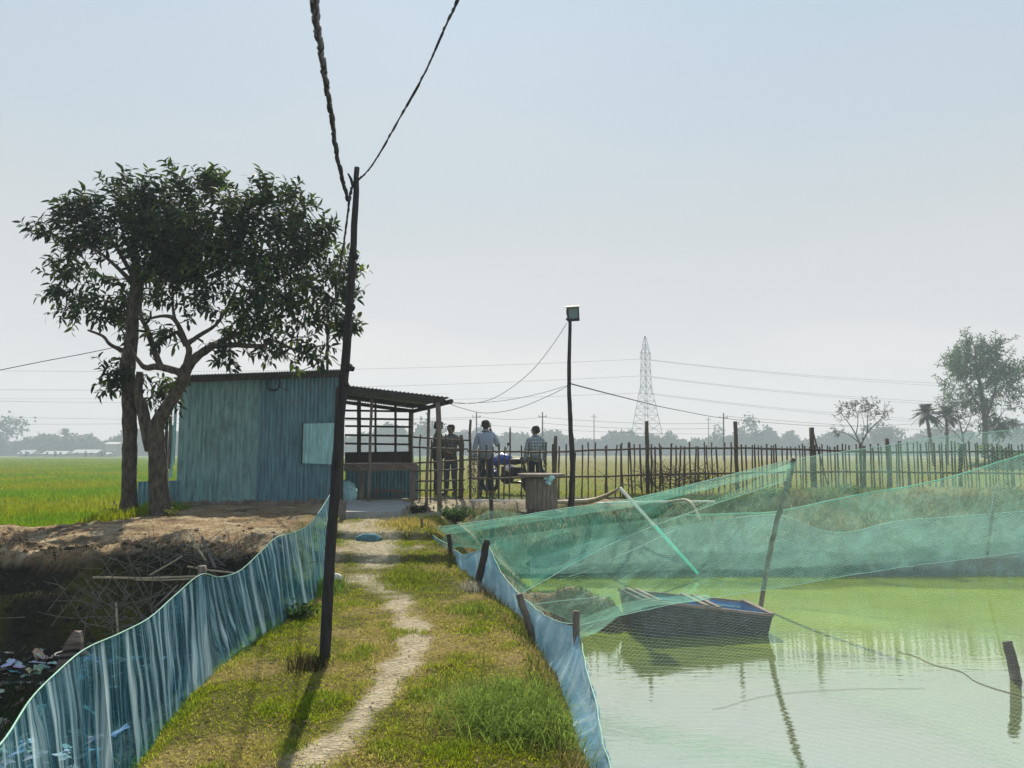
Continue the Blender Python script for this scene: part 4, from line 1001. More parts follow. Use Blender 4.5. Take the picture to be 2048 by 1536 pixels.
def check(name, ca, cb, cell):
    m, t, o = nmat(name); N = t.nodes.new; b_ = N('ShaderNodeBsdfPrincipled'); b_.inputs['Roughness'].default_value = .9
    co = N('ShaderNodeTexCoord'); sp = N('ShaderNodeSeparateXYZ'); lnk(t, co.outputs['Object'], sp.inputs[0])
    ad_ = N('ShaderNodeMath'); ad_.operation = 'ADD'; lnk(t, sp.outputs[0], ad_.inputs[0]); lnk(t, sp.outputs[1], ad_.inputs[1])
    ls = []
    for soc in (ad_.outputs[0], sp.outputs[2]):
        mu = N('ShaderNodeMath'); mu.operation = 'MULTIPLY'; mu.inputs[1].default_value = 1 / cell; lnk(t, soc, mu.inputs[0])
        fr_ = N('ShaderNodeMath'); fr_.operation = 'FRACT'; lnk(t, mu.outputs[0], fr_.inputs[0])
        lt = N('ShaderNodeMath'); lt.operation = 'LESS_THAN'; lt.inputs[1].default_value = .42; lnk(t, fr_.outputs[0], lt.inputs[0]); ls.append(lt.outputs[0])
    sm = N('ShaderNodeMath'); sm.operation = 'ADD'; lnk(t, ls[0], sm.inputs[0]); lnk(t, ls[1], sm.inputs[1])
    hf = N('ShaderNodeMath'); hf.operation = 'MULTIPLY'; hf.inputs[1].default_value = .5; lnk(t, sm.outputs[0], hf.inputs[0])
    mxn = N('ShaderNodeMix'); mxn.data_type = 'RGBA'; mxn.inputs['A'].default_value = (*ca, 1); mxn.inputs['B'].default_value = (*cb, 1)
    lnk(t, hf.outputs[0], mxn.inputs['Factor']); lnk(t, mxn.outputs['Result'], b_.inputs['Base Color']); lnk(t, b_.outputs[0], o.inputs[0]); return m
jean = cloth('navy_trousers', (.018, .022, .038)); jean2 = cloth('jeans', (.05, .065, .10)); lungi = cloth('lungi', (.055, .04, .045))
down = ((-.05, -.02, -.29), (-.06, .06, -.54))
downR = ((.05, -.02, -.29), (.06, .06, -.54))
person('man in dark green shirt and cap standing behind the porch post', 875, 17.5, .0, 1.72, R(-70), cloth('green_shirt', (.022, .045, .04)), lungi, (((-.06, .0, -.29), (.0, .20, -.42)), ((.06, .0, -.29), (.02, .22, -.40))), cap=M['black'])
person('man in patterned short sleeved shirt facing the man in the cap', 901, 17.8, .0, 1.66, R(165), check('patterned_shirt', (.04, .05, .055), (.16, .15, .14), .09), jean2, (((-.08, -.0, -.28), (.05, .20, -.30)), ((.08, 0, -.28), (-.04, .20, -.32))), sleeve=.6)
pp_, W_, H_, S_ = person('man in pale blue shirt seen from behind holding a phone to his ear', 971, 17.5, .0, 1.75, R(8), cloth('pale_blue_shirt', (.36, .42, .50), (.27, .33, .43), 9), jean, (down, ((.10, .05, -.26), (-.07, .08, .10))), look=-.2, sleeve=1.2)
b = MB(); b.box(H_((.115, .02, -.02)), (.014, .06, .13)); b.build('phone', M['black'], None); tag(bpy.context.scene.objects['phone'], 'small dark phone held at the ear of the man in pale blue', 'phone')
person('man in grey checked shirt behind the cable drum, head turned left', 1071, 17.6, .0, 1.62, R(15), check('checked_shirt', (.30, .36, .37), (.10, .14, .15), .075), jean, (down, downR), look=1.1, sleeve=1.2)

# ------------------------------------------------------------------ motorcycle
mc = Vector((P(1022, 990, 18.3).x, 18.3, 0)); mo = thing('motorcycle', 'dark motorcycle with blue and white tank parked behind the fence', 'motorcycle', mc)
MM = Matrix.Translation(mc) @ Matrix.Rotation(R(142), 4, 'Z')
blue = mat('blue_paint', (.03, .07, .35), .25, .1, 5, 0, spec=.6); wht = mat('white_paint', (.75, .77, .82), .25, .05, 5, 0, spec=.6); chrome = mat('chrome', (.55, .55, .57), .25, .1, 5, 0, metal=.9)
def mb(name, mt, fn, parent=mo):
    b = MB(); fn(b); b.xf(MM); return b.build(name, mt, parent, True)
for wx_ in (-.63, .66):
    wh = mb('wheel', M['black'], lambda b: b.torus((wx_, 0, .29), .245, .05, 30, 8))
    mb('rim', chrome, lambda b: (b.torus((wx_, 0, .29), .19, .012, 26, 6), [b.tube([Vector((wx_, 0, .29)), Vector((wx_ + .19 * math.cos(a_), 0, .29 + .19 * math.sin(a_)))], .008, 5) for a_ in np.linspace(0, 6.28, 7)[:-1]], b.ell((wx_, 0, .29), .04, .06, .04)), wh)
mb('fuel_tank', blue, lambda b: (b.ell((.22, 0, .83), .27, .14, .14, 14, 9), b.ell((.45, 0, .78), .12, .13, .12)))
mb('side_cover', wht, lambda b: (b.ell((.30, 0, .90), .19, .10, .09, 12, 8), b.ell((.05, 0, .62), .14, .12, .10)))
mb('seat', M['black'], lambda b: (b.ell((-.22, 0, .80), .30, .13, .07, 14, 8), b.ell((-.52, 0, .86), .24, .12, .07, 14, 8)))
mb('engine', M['dark'], lambda b: (b.ell((.12, 0, .40), .20, .13, .17), b.box((.16, 0, .58), (.16, .16, .16)), b.box((-.2, 0, .52), (.3, .18, .25))))
mb('frame', M['black'], lambda b: (b.tube([Vector((.50, 0, .88)), Vector((.38, 0, .40)), Vector((-.1, 0, .28)), Vector((-.63, 0, .29))], .025, 6), b.tube([Vector((.45, 0, .85)), Vector((-.1, 0, .72)), Vector((-.7, 0, .82))], .025, 6), b.tube([Vector((-.45, .11, .75)), Vector((-.63, .1, .30))], .028, 6), b.tube([Vector((-.45, -.11, .75)), Vector((-.63, -.1, .30))], .028, 6)))
mb('fork', chrome, lambda b: [b.tube([Vector((.66, s_, .29)), Vector((.46, s_, .98))], .022, 6) for s_ in (-.09, .09)])
mb('handlebar', M['black'], lambda b: b.tube([Vector((.30, -.36, 1.02)), Vector((.42, -.18, 1.04)), Vector((.46, 0, 1.0)), Vector((.42, .18, 1.04)), Vector((.30, .36, 1.02))], .016, 6))
mb('headlight', wht, lambda b: b.ell((.60, 0, .90), .09, .11, .11))
mb('mudguard', blue, lambda b: [b.bar(Vector((.66 + .31 * math.cos(a_), 0, .29 + .31 * math.sin(a_))), Vector((.66 + .31 * math.cos(a_ + .22), 0, .29 + .31 * math.sin(a_ + .22))), .11, .012) for a_ in np.arange(.5, 2.5, .2)])
mb('tail', M['black'], lambda b: (b.ell((-.80, 0, .80), .12, .08, .06), b.bar(Vector((-.82, 0, .78)), Vector((-.98, 0, .52)), .12, .015)))
mb('exhaust', chrome, lambda b: b.tube([Vector((.2, -.14, .38)), Vector((.1, -.15, .26)), Vector((-.3, -.15, .28)), Vector((-.75, -.16, .36))], [.02, .022, .04, .045], 8))
for s_ in (-1, 1): mb('mirror', M['black'], lambda b: (b.tube([Vector((.36, s_ * .25, 1.04)), Vector((.34, s_ * .32, 1.18))], .008, 5), b.ell((.34, s_ * .33, 1.21), .015, .06, .04)))

# ------------------------------------------------------------------ netting
def ladder(name, top, bot, mt, n=90, m_=14, sag=0.0, wob=0.0, pleat=0.0, freq=9.0, seed=0, parent=None, uvwarp=0.0):
    """a hanging sheet between two polylines of points; sag, ripples and pleats are real displacement"""
    def res(pl, n_):
        pl = [Vector(p) for p in pl]; L = [0]
        for a, c_ in zip(pl[:-1], pl[1:]): L.append(L[-1] + (c_ - a).length)
        t_ = np.linspace(0, L[-1], n_); A_ = np.array(pl); return np.stack([np.interp(t_, L, A_[:, q]) for q in range(3)], 1), t_
    # match by index so rungs stay where they were drawn
    def idx(pl, n_):
        pl = np.array([tuple(p) for p in pl]); t_ = np.linspace(0, len(pl) - 1, n_); r_ = np.stack([np.interp(t_, np.arange(len(pl)), pl[:, q]) for q in range(3)], 1)
        kk = max(1, n_ // (len(pl) * 6)); ker = np.ones(2 * kk + 1) / (2 * kk + 1)
        return np.stack([np.convolve(np.pad(r_[:, q], kk, mode='reflect', reflect_type='odd'), ker, 'valid') for q in range(3)], 1)
    Tp, Bt = idx(top, n), idx(bot, n)
    s_ = np.concatenate([[0], np.cumsum(np.linalg.norm(np.diff((Tp + Bt) / 2, axis=0), axis=1))])
    v = np.linspace(0, 1, m_ + 1)
    G = Tp[:, None] * (1 - v)[None, :, None] + Bt[:, None] * v[None, :, None]
    hgt = np.linalg.norm(Bt - Tp, axis=1)
    U = np.repeat(s_[:, None], m_ + 1, 1); Vv = v[None] * hgt[:, None]
    d1 = np.gradient((Tp + Bt) / 2, axis=0); dn = Bt - Tp; nrm = np.cross(d1, dn); nrm /= np.linalg.norm(nrm, axis=1, keepdims=True) + 1e-9
    if sag: G[..., 2] -= (np.sin(np.pi * v)[None] * sag * (.6 + .8 * fbm(U * .5, U * 0, seed)))
    disp = np.zeros_like(U)
    if wob: disp += wob * (fbm(U * 1.1 + seed, Vv * 1.1, seed + 3) - .5) * 2 * np.sin(np.pi * np.clip(v, .04, .96))[None]
    if pleat:
        ph = U * freq + 2.2 * fbm(U * 1.5, U * 0 + 3, seed + 5) * 4 + .5 * (fbm(U * 3, Vv * .7, seed + 9) - .5)
        disp += pleat * (np.abs(np.sin(ph)) ** .6 - .5) * (.35 + .65 * fbm(U * 2, Vv * .5, seed + 7)) * np.clip(.15 + 1.2 * v, 0, 1)[None]
    G = G + disp[..., None] * nrm[:, None]
    ii_ = np.arange(n * (m_ + 1)).reshape(n, m_ + 1)
    Ff = np.stack([ii_[:-1, :-1].ravel(), ii_[1:, :-1].ravel(), ii_[1:, 1:].ravel(), ii_[:-1, 1:].ravel()], 1)
    return mesh_np(name, G.reshape(-1, 3), Ff, mt, parent, smooth=True, uv=np.stack([(U + uvwarp * (v[None] - .1) * (fbm(U * 1.3, U * 0 + 1, seed + 11) - .5) * 2 + uvwarp * .5 * (fbm(U * 2.1, Vv * 1.7, seed + 13) - .5)).ravel(), Vv.ravel()], 1))
def PL(*a): return [P(*q) for q in a]

# blue plastic sheet fence on the left
film = netmat('blue_film', (.16, .52, .70), .29, 0, 0, 0, 1.15, (11.0, .5), .05, .5, tint=(.40, .72, .90), pale=(.78, .93, .95), wrink=.28, wrot=.06)
top = PL((-90, 1560, 2.05), (0, 1492, 2.35), (60, 1402, 2.8), (110, 1350, 3.1), (170, 1300, 3.45), (240, 1268, 3.9), (300, 1236, 4.4), (350, 1192, 4.95), (402, 1150, 5.4), (440, 1155, 5.75), (480, 1142, 6.1), (520, 1106, 6.5), (552, 1076, 6.8), (585, 1066, 7.4), (615, 1052, 8.0), (640, 1022, 9.4), (664, 982, 11.8))
bot = []
for p in top:
    x_ = p.x + .10; zb = min(gz(x_, p.y) - .02, p.z - .35); bot.append(Vector((x_, p.y + .02, zb)))
sf = thing('plastic_sheet_fence', 'blue translucent plastic sheet fence along the left side of the path', 'fence', (top[8].x, top[8].y, -.6))
ladder('sheet', top, bot, film, 420, 12, pleat=.034, freq=15, seed=3, parent=sf, uvwarp=.34)
cb_, rr = smooth_line([p + Vector((0, 0, .004)) for p in top], [.0035] * len(top), 6)
MB().tube(cb_, rr, 5).build('top_cord', M['cordpale'], sf, True)
def stake(parent, px0, py0, px1, py1, Y, r, mm='wood', flat=0, nm='stake', dy=.05):
    a, c_ = P(px0, py0, Y + dy), P(px1, py1, Y + dy); a.z = min(a.z, gz(a.x, a.y) - .1)
    if flat: return MB().bar(a, c_, flat, r, up=Vector((0, 1, 0))).build(nm, M[mm], parent)
    pp, rr = smooth_line([a, a.lerp(c_, .33), a.lerp(c_, .66), c_], [r * 1.1, r, r * .95, r * .9], 4, r * .12); return MB().tube(pp, rr, 8, jit=.1).build(nm, M[mm], parent, True)
a_, c_ = P(96, 1500, 3.5), P(156, 1262, 3.5); b = MB(); ax_ = (c_ - a_).normalized(); sx_ = Vector((ax_.z, 0, -ax_.x)); pro = []
for t_, w_ in ((0, .05), (.35, .052), (.78, .05), (.90, .036), (1.0, .014)): pro.append((a_.lerp(c_, t_), w_))
vs = [q + sx_ * w_ * sg + Vector((0, dd_, random.uniform(-.004, .004))) for q, w_ in pro for dd_ in (-.011, .011) for sg in (-1, 1)]
fs = []
for i in range(4):
    k = i * 4
    for q0, q1 in ((0, 1), (1, 3), (3, 2), (2, 0)): fs.append((k + q0, k + q1, k + 4 + q1, k + 4 + q0))
fs += [(0, 2, 3, 1), (16, 17, 19, 18)]
b.add(vs, fs).build('stake', M['wood_h'], sf); stake(sf, 400, 1345, 404, 1132, 5.45, .035); stake(sf, 548, 1240, 552, 1070, 6.85, .03); stake(sf, 684, 1050, 686, 1000, 11.9, .045)
b = MB(); pt = P(140, 1308, 3.42); b.torus(pt, .06, .007, 20, 5, Matrix.Rotation(R(90), 3, 'X') @ Matrix.Rotation(R(15), 3, 'Y')); b.build('binding', M['black'], sf)

# blue woven net on the pond side of the path
weave = netmat('blue_weave', (.20, .43, .64), .72, .009, .35, .8, .3, (5, 1.6), .02, .42, pale=(.42, .62, .76))
nt_top = PL((845, 1056, 11.2), (872, 1076, 10.6), (895, 1090, 10.2), (925, 1110, 9.5), (965, 1098, 8.75), (976, 1092, 8.6), (1000, 1145, 8.1), (1040, 1192, 7.4), (1080, 1226, 6.9), (1120, 1246, 6.5), (1152, 1254, 6.2), (1166, 1320, 5.6), (1188, 1400, 5.0), (1202, 1480, 4.5), (1225, 1570, 4.1))
nt_bot = PL((858, 1122, 11.0), (880, 1136, 10.5), (900, 1150, 10.0), (930, 1185, 9.3), (960, 1200, 8.8), (985, 1205, 8.5), (1010, 1212, 8.2), (1042, 1232, 7.5), (1070, 1285, 6.9), (1092, 1325, 6.5), (1112, 1350, 6.2), (1134, 1410, 5.6), (1146, 1450, 5.15), (1156, 1500, 4.7), (1164, 1590, 4.2))
nf = thing('net_fence', 'blue woven net fence with crooked stakes along the pond side of the path', 'fence', (nt_top[7].x, nt_top[7].y, -.8))
ladder('net_cloth', nt_top, nt_bot, weave, 200, 14, wob=.09, pleat=.022, freq=11, seed=21, parent=nf)
cb_, rr = smooth_line([p + Vector((.01, 0, .004)) for p in nt_top], [.0045] * len(nt_top), 5, .006); MB().tube(cb_, rr, 5).build('top_cord', M['cordpale'], nf, True)
for a in ((908, 1150, 897, 1068, 10.0, .034, 'wood_dark'), (950, 1178, 974, 1080, 8.6, .042, 'wood_dark'), (1082, 1300, 1038, 1188, 7.0, .035, 'wood'), (1158, 1285, 1152, 1222, 6.15, .03, 'wood'), (850, 1120, 843, 1035, 11.3, .02, 'wood')):
    stake(nf, *a, dy=-.06)
# torn flaps at the near end
flapm = mat('pale_flap', (.42, .60, .72), .8, .2, 10, .2, trans=.4)
for i in range(16):
    b = MB()
    y_ = random.uniform(4.1, 5.6); j = np.interp(y_, [4.1, 5.6], [0, 1]); c0 = Vector((np.interp(y_, [4.1, 4.5, 5.0, 5.6], [nt_top[14].x, nt_top[13].x, nt_top[12].x, nt_top[11].x]), y_, np.interp(y_, [4.1, 4.5, 5.0, 5.6], [nt_top[14].z, nt_top[13].z, nt_top[12].z, nt_top[11].z])))
    w_ = random.uniform(.03, .07); l_ = random.uniform(.05, .22); d_ = Vector((random.uniform(-.07, .05), random.uniform(-.03, .03), -1)).normalized()
    vs = []
    for k in range(4):
        q = c0 + d_ * l_ * k / 3 + Vector((.015 + .012 * math.sin(k * 2 + i), random.uniform(-.01, .01), 0)); ww = w_ * (1 - k / 4)
        vs += [q - Vector((0, ww, 0)), q + Vector((0, ww, 0))]
    b.add(vs, [(0, 1, 3, 2), (2, 3, 5, 4), (4, 5, 7, 6)]).build('torn_flap', flapm, nf, True)

# green bird netting over the pond
gA = netmat('green_net_fine', (.33, .60, .49), .08, .055, .10, .47, .8, (1.8, .8), 0, .45)
gB = netmat('green_net_dense', (.12, .42, .35), .12, .045, .13, .52, .7, (1.6, 1.2), 0, .35)
gC = netmat('green_net_open', (.62, .70, .66), .018, .06, .09, .30, .2, (1.0, .5), 0, .45, wrink=0)
gD = netmat('bank_curtain', (.13, .24, .26), .44, .02, .2, .6, .5, (1.4, 1.6), 0, .30)
gE = netmat('gathered_net', (.34, .66, .53), .22, .02, .15, .5, .8, (1.0, 9.0), 0, .45)
pn = thing('pond_netting', 'green bird netting stretched on cords over the pond', 'net', (P(1588, 1215, 10.6).x, 10.6, WATER))
ridge = PL((845, 1058, 11.2), (1000, 1038, 11.0), (1120, 1018, 10.8), (1250, 1000, 10.6), (1400, 965, 10.5), (1588, 919, 10.4), (1760, 893, 9.8), (1900, 872, 9.3), (2150, 850, 8.6))
seam = PL((900, 1092, 10.0), (975, 1100, 8.7), (1040, 1190, 7.5), (1090, 1160, 8.1), (1240, 1080, 9.3), (1400, 1018, 10.0), (1575, 960, 10.35))
ladder('net_panel', ridge[:5], [seam[0], seam[1], seam[2], seam[3], seam[4]], gB, 120, 18, sag=.09, wob=.10, seed=31, parent=pn)
ladder('net_panel', ridge[4:6] + [ridge[5] + Vector((.02, 0, -.02))], seam[4:], gA, 60, 14, sag=.05, wob=.06, seed=32, parent=pn)
c5 = PL((1045, 1195, 7.3), (1155, 1252, 6.2), (1240, 1232, 6.4), (1330, 1212, 6.7), (1420, 1196, 7.0), (1530, 1180, 7.2), (1750, 1143, 7.4), (1900, 1122, 7.5), (2150, 1092, 7.6))
rid2 = PL((1040, 1190, 7.5), (1240, 1080, 9.3), (1400, 1012, 10.0), (1480, 975, 10.2), (1588, 920, 10.4), (1680, 905, 10.1), (1760, 893, 9.8), (1900, 872, 9.3), (2150, 850, 8.6))
ladder('net_panel', rid2, c5, gA, 160, 20, sag=.16, wob=.10, seed=35, parent=pn)
near = PL((1170, 1400, 5.1), (1215, 1560, 4.1), (1330, 1640, 3.8), (1450, 1680, 3.6), (1560, 1690, 3.5), (1700, 1700, 3.4), (1850, 1700, 3.4), (2000, 1700, 3.4), (2300, 1700, 3.4))
ladder('net_panel', c5, near, gC, 140, 16, sag=.06, wob=.02, seed=37, parent=pn)
cord2 = PL((960, 1078, 11.0), (1190, 1050, 12.0), (1370, 1030, 12.2), (1480, 1027, 12.2), (1560, 1022, 12.0), (1700, 993, 11.5), (1870, 962, 11.0), (2060, 905, 10.2), (2200, 860, 9.8))
wl = PL((1000, 1148, 12.9), (1150, 1148, 13.1), (1370, 1140, 13.4), (1480, 1138, 13.45), (1560, 1136, 13.5), (1700, 1130, 13.6), (1870, 1122, 13.7), (2060, 1115, 13.8), (2200, 1110, 13.8))
for p in wl: p.z = max(p.z, WATER - .05)
ladder('net_panel', cord2, wl, gA, 160, 18, sag=.08, wob=.12, seed=41, parent=pn)
ct_ = PL((1060, 1118, 13.0), (1200, 1078, 13.2), (1350, 1052, 13.4), (1470, 1036, 13.5), (1560, 1030, 13.5), (1640, 1060, 13.5), (1700, 1064, 13.5), (1790, 1043, 13.5), (1900, 1034, 13.5), (2030, 1024, 13.5), (2200, 1014, 13.5))
cbm = [Vector((p.x, 13.62 + .0 * p.x, WATER - .03)) for p in ct_]
ladder('net_curtain', ct_, cbm, gD, 160, 16, wob=.12, seed=45, parent=pn)
band = PL((1155, 1240, 6.2), (1200, 1222, 6.3), (1240, 1208, 6.4), (1300, 1195, 6.6), (1420, 1190, 7.0)); band2 = PL((1160, 1275, 6.2), (1190, 1268, 6.3), (1240, 1230, 6.4), (1300, 1212, 6.6), (1420, 1200, 7.0))
ladder('gathered_net', band, band2, gE, 60, 8, wob=.02, seed=47, parent=pn)
rb_ = [p + Vector((0, 0, -.085)) for p in ridge]; ladder('gathered_net', ridge[:6], [p + Vector((0, -.02, -.12)) for p in ridge[:6]], gE, 80, 6, wob=.02, seed=49, parent=pn)
def cord(pl, r, mm='cord', wob=.004):
    pp, rr = smooth_line(pl, [r] * len(pl), 6, wob); return MB().tube(pp, rr, 5).build('cord', M[mm], pn, True)
cord(ridge, .005, 'cordpale'); cord(seam[2:], .004, 'cordpale'); cord(c5[1:], .003, 'cordpale'); cord(cord2[2:], .010); cord(ct_[3:], .007, 'cordpale')
cord(PL((1120, 1160, 12.6), (1200, 1130, 9), (1350, 1060, 9.8)), .004, 'cordpale'); cord(PL((1230, 1190, 7.4), (1060, 1210, 7.2)), .004, 'cordpale')
ladder('net_corner', PL((900, 1062, 10.9), (940, 1040, 11.6), (982, 1018, 12.4), (1050, 1028, 12.0), (1100, 1035, 11.4)), PL((850, 1062, 11.2), (900, 1060, 11.1), (985, 1045, 11.0), (1050, 1036, 10.9), (1110, 1034, 10.9)), gA, 50, 8, seed=51, wob=.02, parent=pn)
# leaning pole and stakes in the water
pbz = PZ(1521, 1216, WATER)
b = MB(); pp, rr = smooth_line([pbz - Vector((.06, 0, .4)), pbz, P(1545, 1080, 10.6), P(1566, 1000, 10.5), P(1588, 917, 10.4)], [.034, .034, .036, .04, .042], 6, .004); b.tube(pp, rr, 8, jit=.06)
b.ell(P(1574, 975, 10.45), .05, .05, .03, 8, 5)
tag(b.build('leaning_pole', M['bamboo'], None, True), 'leaning bamboo pole in the water holding up the green netting', 'pole')
q = PZ(2031, 1360, WATER); b = MB(); pp, rr = smooth_line([q - Vector((0, 0, .3)), q, P(2026, 1330, 7.25), P(2014, 1283, 7.25)], [.05, .05, .048, .042], 5, .003); b.tube(pp, rr, 9, jit=.08)
tag(b.build('water_stake', M['wood_dark'], None, True), 'short dark stake standing in the water at the right edge', 'stake')
b = MB(); a = P(985, 1050, 12.4); c_ = P(982, 998, 12.4); a.z = -.5; b.tube([a, c_], [.035, .035], 8)
tag(b.build('net_stake', M['wood_dark'], None, True), 'dark stake by the bush holding the netting corner', 'stake')
b = MB(); a = PZ(1972, 1068, -.6); a = P(1972, 1075, 13.4); b.tube([a - Vector((0, 0, .3)), P(1990, 985, 13.4)], .025, 7)
tag(b.build('net_stake', M['bamboo'], None, True), 'thin stake against the far bank at the right', 'stake')

# ------------------------------------------------------------------ boat
cNL, cFL, cNR, cFR = P(1281, 1200, 9.17), P(1238, 1179, 10.0), P(1546, 1231, 9.25), P(1491, 1204, 10.05)
zg = (cNL.z + cFL.z + cNR.z + cFR.z) / 4
bo = thing('small_boat', 'small flat ended boat, dark outside and blue inside, moored by the mud spit', 'boat', ((cNL + cFR) / 2) + Vector((0, 0, WATER - zg)))
ctr = (cNL + cFL + cNR + cFR) / 4
def low(c_, z_, k_): q = ctr + (c_ - ctr) * k_; return Vector((q.x, q.y, z_ if z_ < zg - .02 else c_.z + (z_ - zg)))
hullm = mat('hull_paint', (.010, .026, .034), .55, .5, 7, .3, c2=(.03, .055, .065), stretch=(1, 1, 2)); innm = mat('hull_inside_blue', (.05, .20, .48), .5, .3, 6, .3)
inng = mat('hull_inside_teal', (.06, .22, .27), .5, .3, 6, .3)
ring = [cNL, cNR, cFR, cFL]
b = MB(); vs = []
for z_, k_ in ((WATER - .12, .86), (WATER, .93), (zg, 1.0)):
    vs += [low(c_, z_ + (.10 if (i in (0, 3) and z_ < WATER - .1) else 0), k_) for i, c_ in enumerate(ring)]
fs = [(0, 1, 5, 4), (1, 2, 6, 5), (2, 3, 7, 6), (3, 0, 4, 7), (4, 5, 9, 8), (5, 6, 10, 9), (6, 7, 11, 10), (7, 4, 8, 11), (3, 2, 1, 0)]
hull = b.add(vs, fs).build('hull', hullm, bo)
b = MB(); vs = []
for z_, k_ in ((WATER - .06, .84), (zg, .965)): vs += [low(c_, z_, k_) for c_ in ring]
def midp(i, j, t_): return vs[i].lerp(vs[j], t_)
vs2 = vs + [midp(0, 1, .55), midp(3, 2, .55), midp(4, 5, .55), midp(7, 6, .55)]
b.m = 0; b.add(vs2, [(0, 3, 9, 8), (0, 8, 10, 4), (3, 7, 11, 9), (0, 4, 7, 3)])
b.m = 1; b.add(vs2, [(8, 9, 2, 1), (8, 1, 5, 10), (9, 11, 6, 2), (1, 2, 6, 5)])
b.build('inside', [inng, innm], hull)
b = MB()
for a, c_ in ((cNL, cNR), (cFL, cFR), (cNR, cFR), (cNL, cFL)): b.bar(a, c_, .035, .03)
b.build('gunwale', M['wood_h'], bo)
def along(t_, zo=.02): return cNL.lerp(cNR, t_) + Vector((0, 0, zo)), cFL.lerp(cFR, t_) + Vector((0, 0, zo))
for t_, w_ in ((.065, .05), (.14, .045), (.50, .055), (.585, .055)):
    a, c_ = along(t_, .022); b = MB(); b.bar(a - (c_ - a).normalized() * .03, c_ + (c_ - a).normalized() * .02, w_, .025); b.build('thwart', M['wood_h'], bo)
a, c_ = along(.985, .02); b = MB(); b.bar(a - (c_ - a).normalized() * .03, c_, .06, .025); b.build('end_plank', M['wood_h'], bo)
b = MB()
for t0_, t1_ in ((.17, .48), (.61, .97)):
    a = low(cFL.lerp(cFR, t0_), zg, .95) - Vector((0, 0, .06)); c_ = low(cFL.lerp(cFR, t1_), zg, .95) - Vector((0, 0, .06)); b.bar(a - Vector((0, .012, 0)), c_ - Vector((0, .012, 0)), .02, .022)
b.build('stringer', M['tin_pale'], hull)
b = MB(); p = PZ(1305, 1262, WATER + .005); b.ell(p, .055, .02, .02, 8, 5, None, .2); b.bar(p, p + Vector((.14, 0, .005)), .015, .012)
tag(b.build('floating_litter', M['white2']), 'white scrap floating against the side of the boat', 'litter')

# hoses and pipes on the bank
def hose(name, label, pl, r, mm, flat=1.0, cat='hose'):
    pp, rr = smooth_line(pl, r, 4); b = MB().tube(pp, rr, 8); return tag(b.build(name, M[mm], None, True), label, cat)
apx = P(1240, 976, 13.3)
hose('bent_hose', 'pale yellow hose lying along the bank and rising to the pipe elbow', [P(1110, 1004, 14.9), P(1150, 1004, 14.9), P(1185, 1001, 14.8), P(1215, 990, 14.0), P(1239, 977, 13.32)], [.03, .05, .05, .036, .03], 'bamboo_pale')
b = MB(); e2 = P(1396, 1147, 13.42); b.tube([apx, apx.lerp(e2, .45)], [.03, .028], 9); pw = tag(b.build('water_pipe', M['white'], None, True), 'white pipe slanting from the elbow on the bank down towards the pond', 'pipe')
b = MB(); b.tube([apx.lerp(e2, .44), e2], [.032, .030], 9); b.build('lower_pipe', mat('green_pipe', (.16, .95, .65), .4, .1, 8, 0), pw, True)
hose('bank_hose', 'thin white hose lying straight along the far bank', [P(1190, 1007, 15.0), P(1300, 1004, 15.0), P(1430, 1003, 15.0)], [.022, .022, .022], 'white')
hose('short_pipe', 'short beige pipe bending over the bank edge towards the pond', [P(1335, 1004, 14.9), P(1368, 1000, 14.7), P(1382, 1006, 14.5), P(1392, 1022, 14.3), P(1400, 1040, 14.1)], [.02, .03, .035, .035, .035], 'bamboo_pale')
b = MB(); pts = [PZ(870, 1004, .02), PZ(930, 1008, .02), PZ(1050, 1010, .02)]
b.bar(P(940, 1002, 15.6), P(1058, 1004, 15.6), .06, .07)
tag(b.build('white_plank', M['white2']), 'pale plank lying along the foot of the fence left of the drum', 'plank')
# floating cords on the water
def floatline(label, pts, r):
    pp = [PZ(a, c_, WATER + .006) for a, c_ in pts]; q, rr = smooth_line(pp, [r] * len(pp), 6, .006); q = [Vector((v.x, v.y, WATER + .005)) for v in q]
    tag(MB().tube(q, rr, 5).build('floating_rope', M['bamboo'], None, True), label, 'rope')
floatline('dark rope floating towards the stake at the right edge', [(1795, 1304), (1830, 1312), (1870, 1330), (1920, 1342), (1960, 1366), (2060, 1398)], .0035)
floatline('thin string floating across the middle of the pale water', [(1425, 1418), (1455, 1412), (1500, 1398), (1570, 1386), (1700, 1378), (1850, 1376)], .0012)
# foam and scraps along the far shore
b = MB()
for i in range(120):
    p = PZ(random.uniform(1150, 2040), random.uniform(1126, 1150), WATER + .004)
    if random.random() < .45: p = PZ(random.uniform(1860, 2040), random.uniform(1108, 1124), WATER + .01)
    b.ell(p, random.uniform(.01, .05), random.uniform(.01, .04), .008, 6, 4)
tag(b.build('pond_scum', M['white2']), kind='stuff')

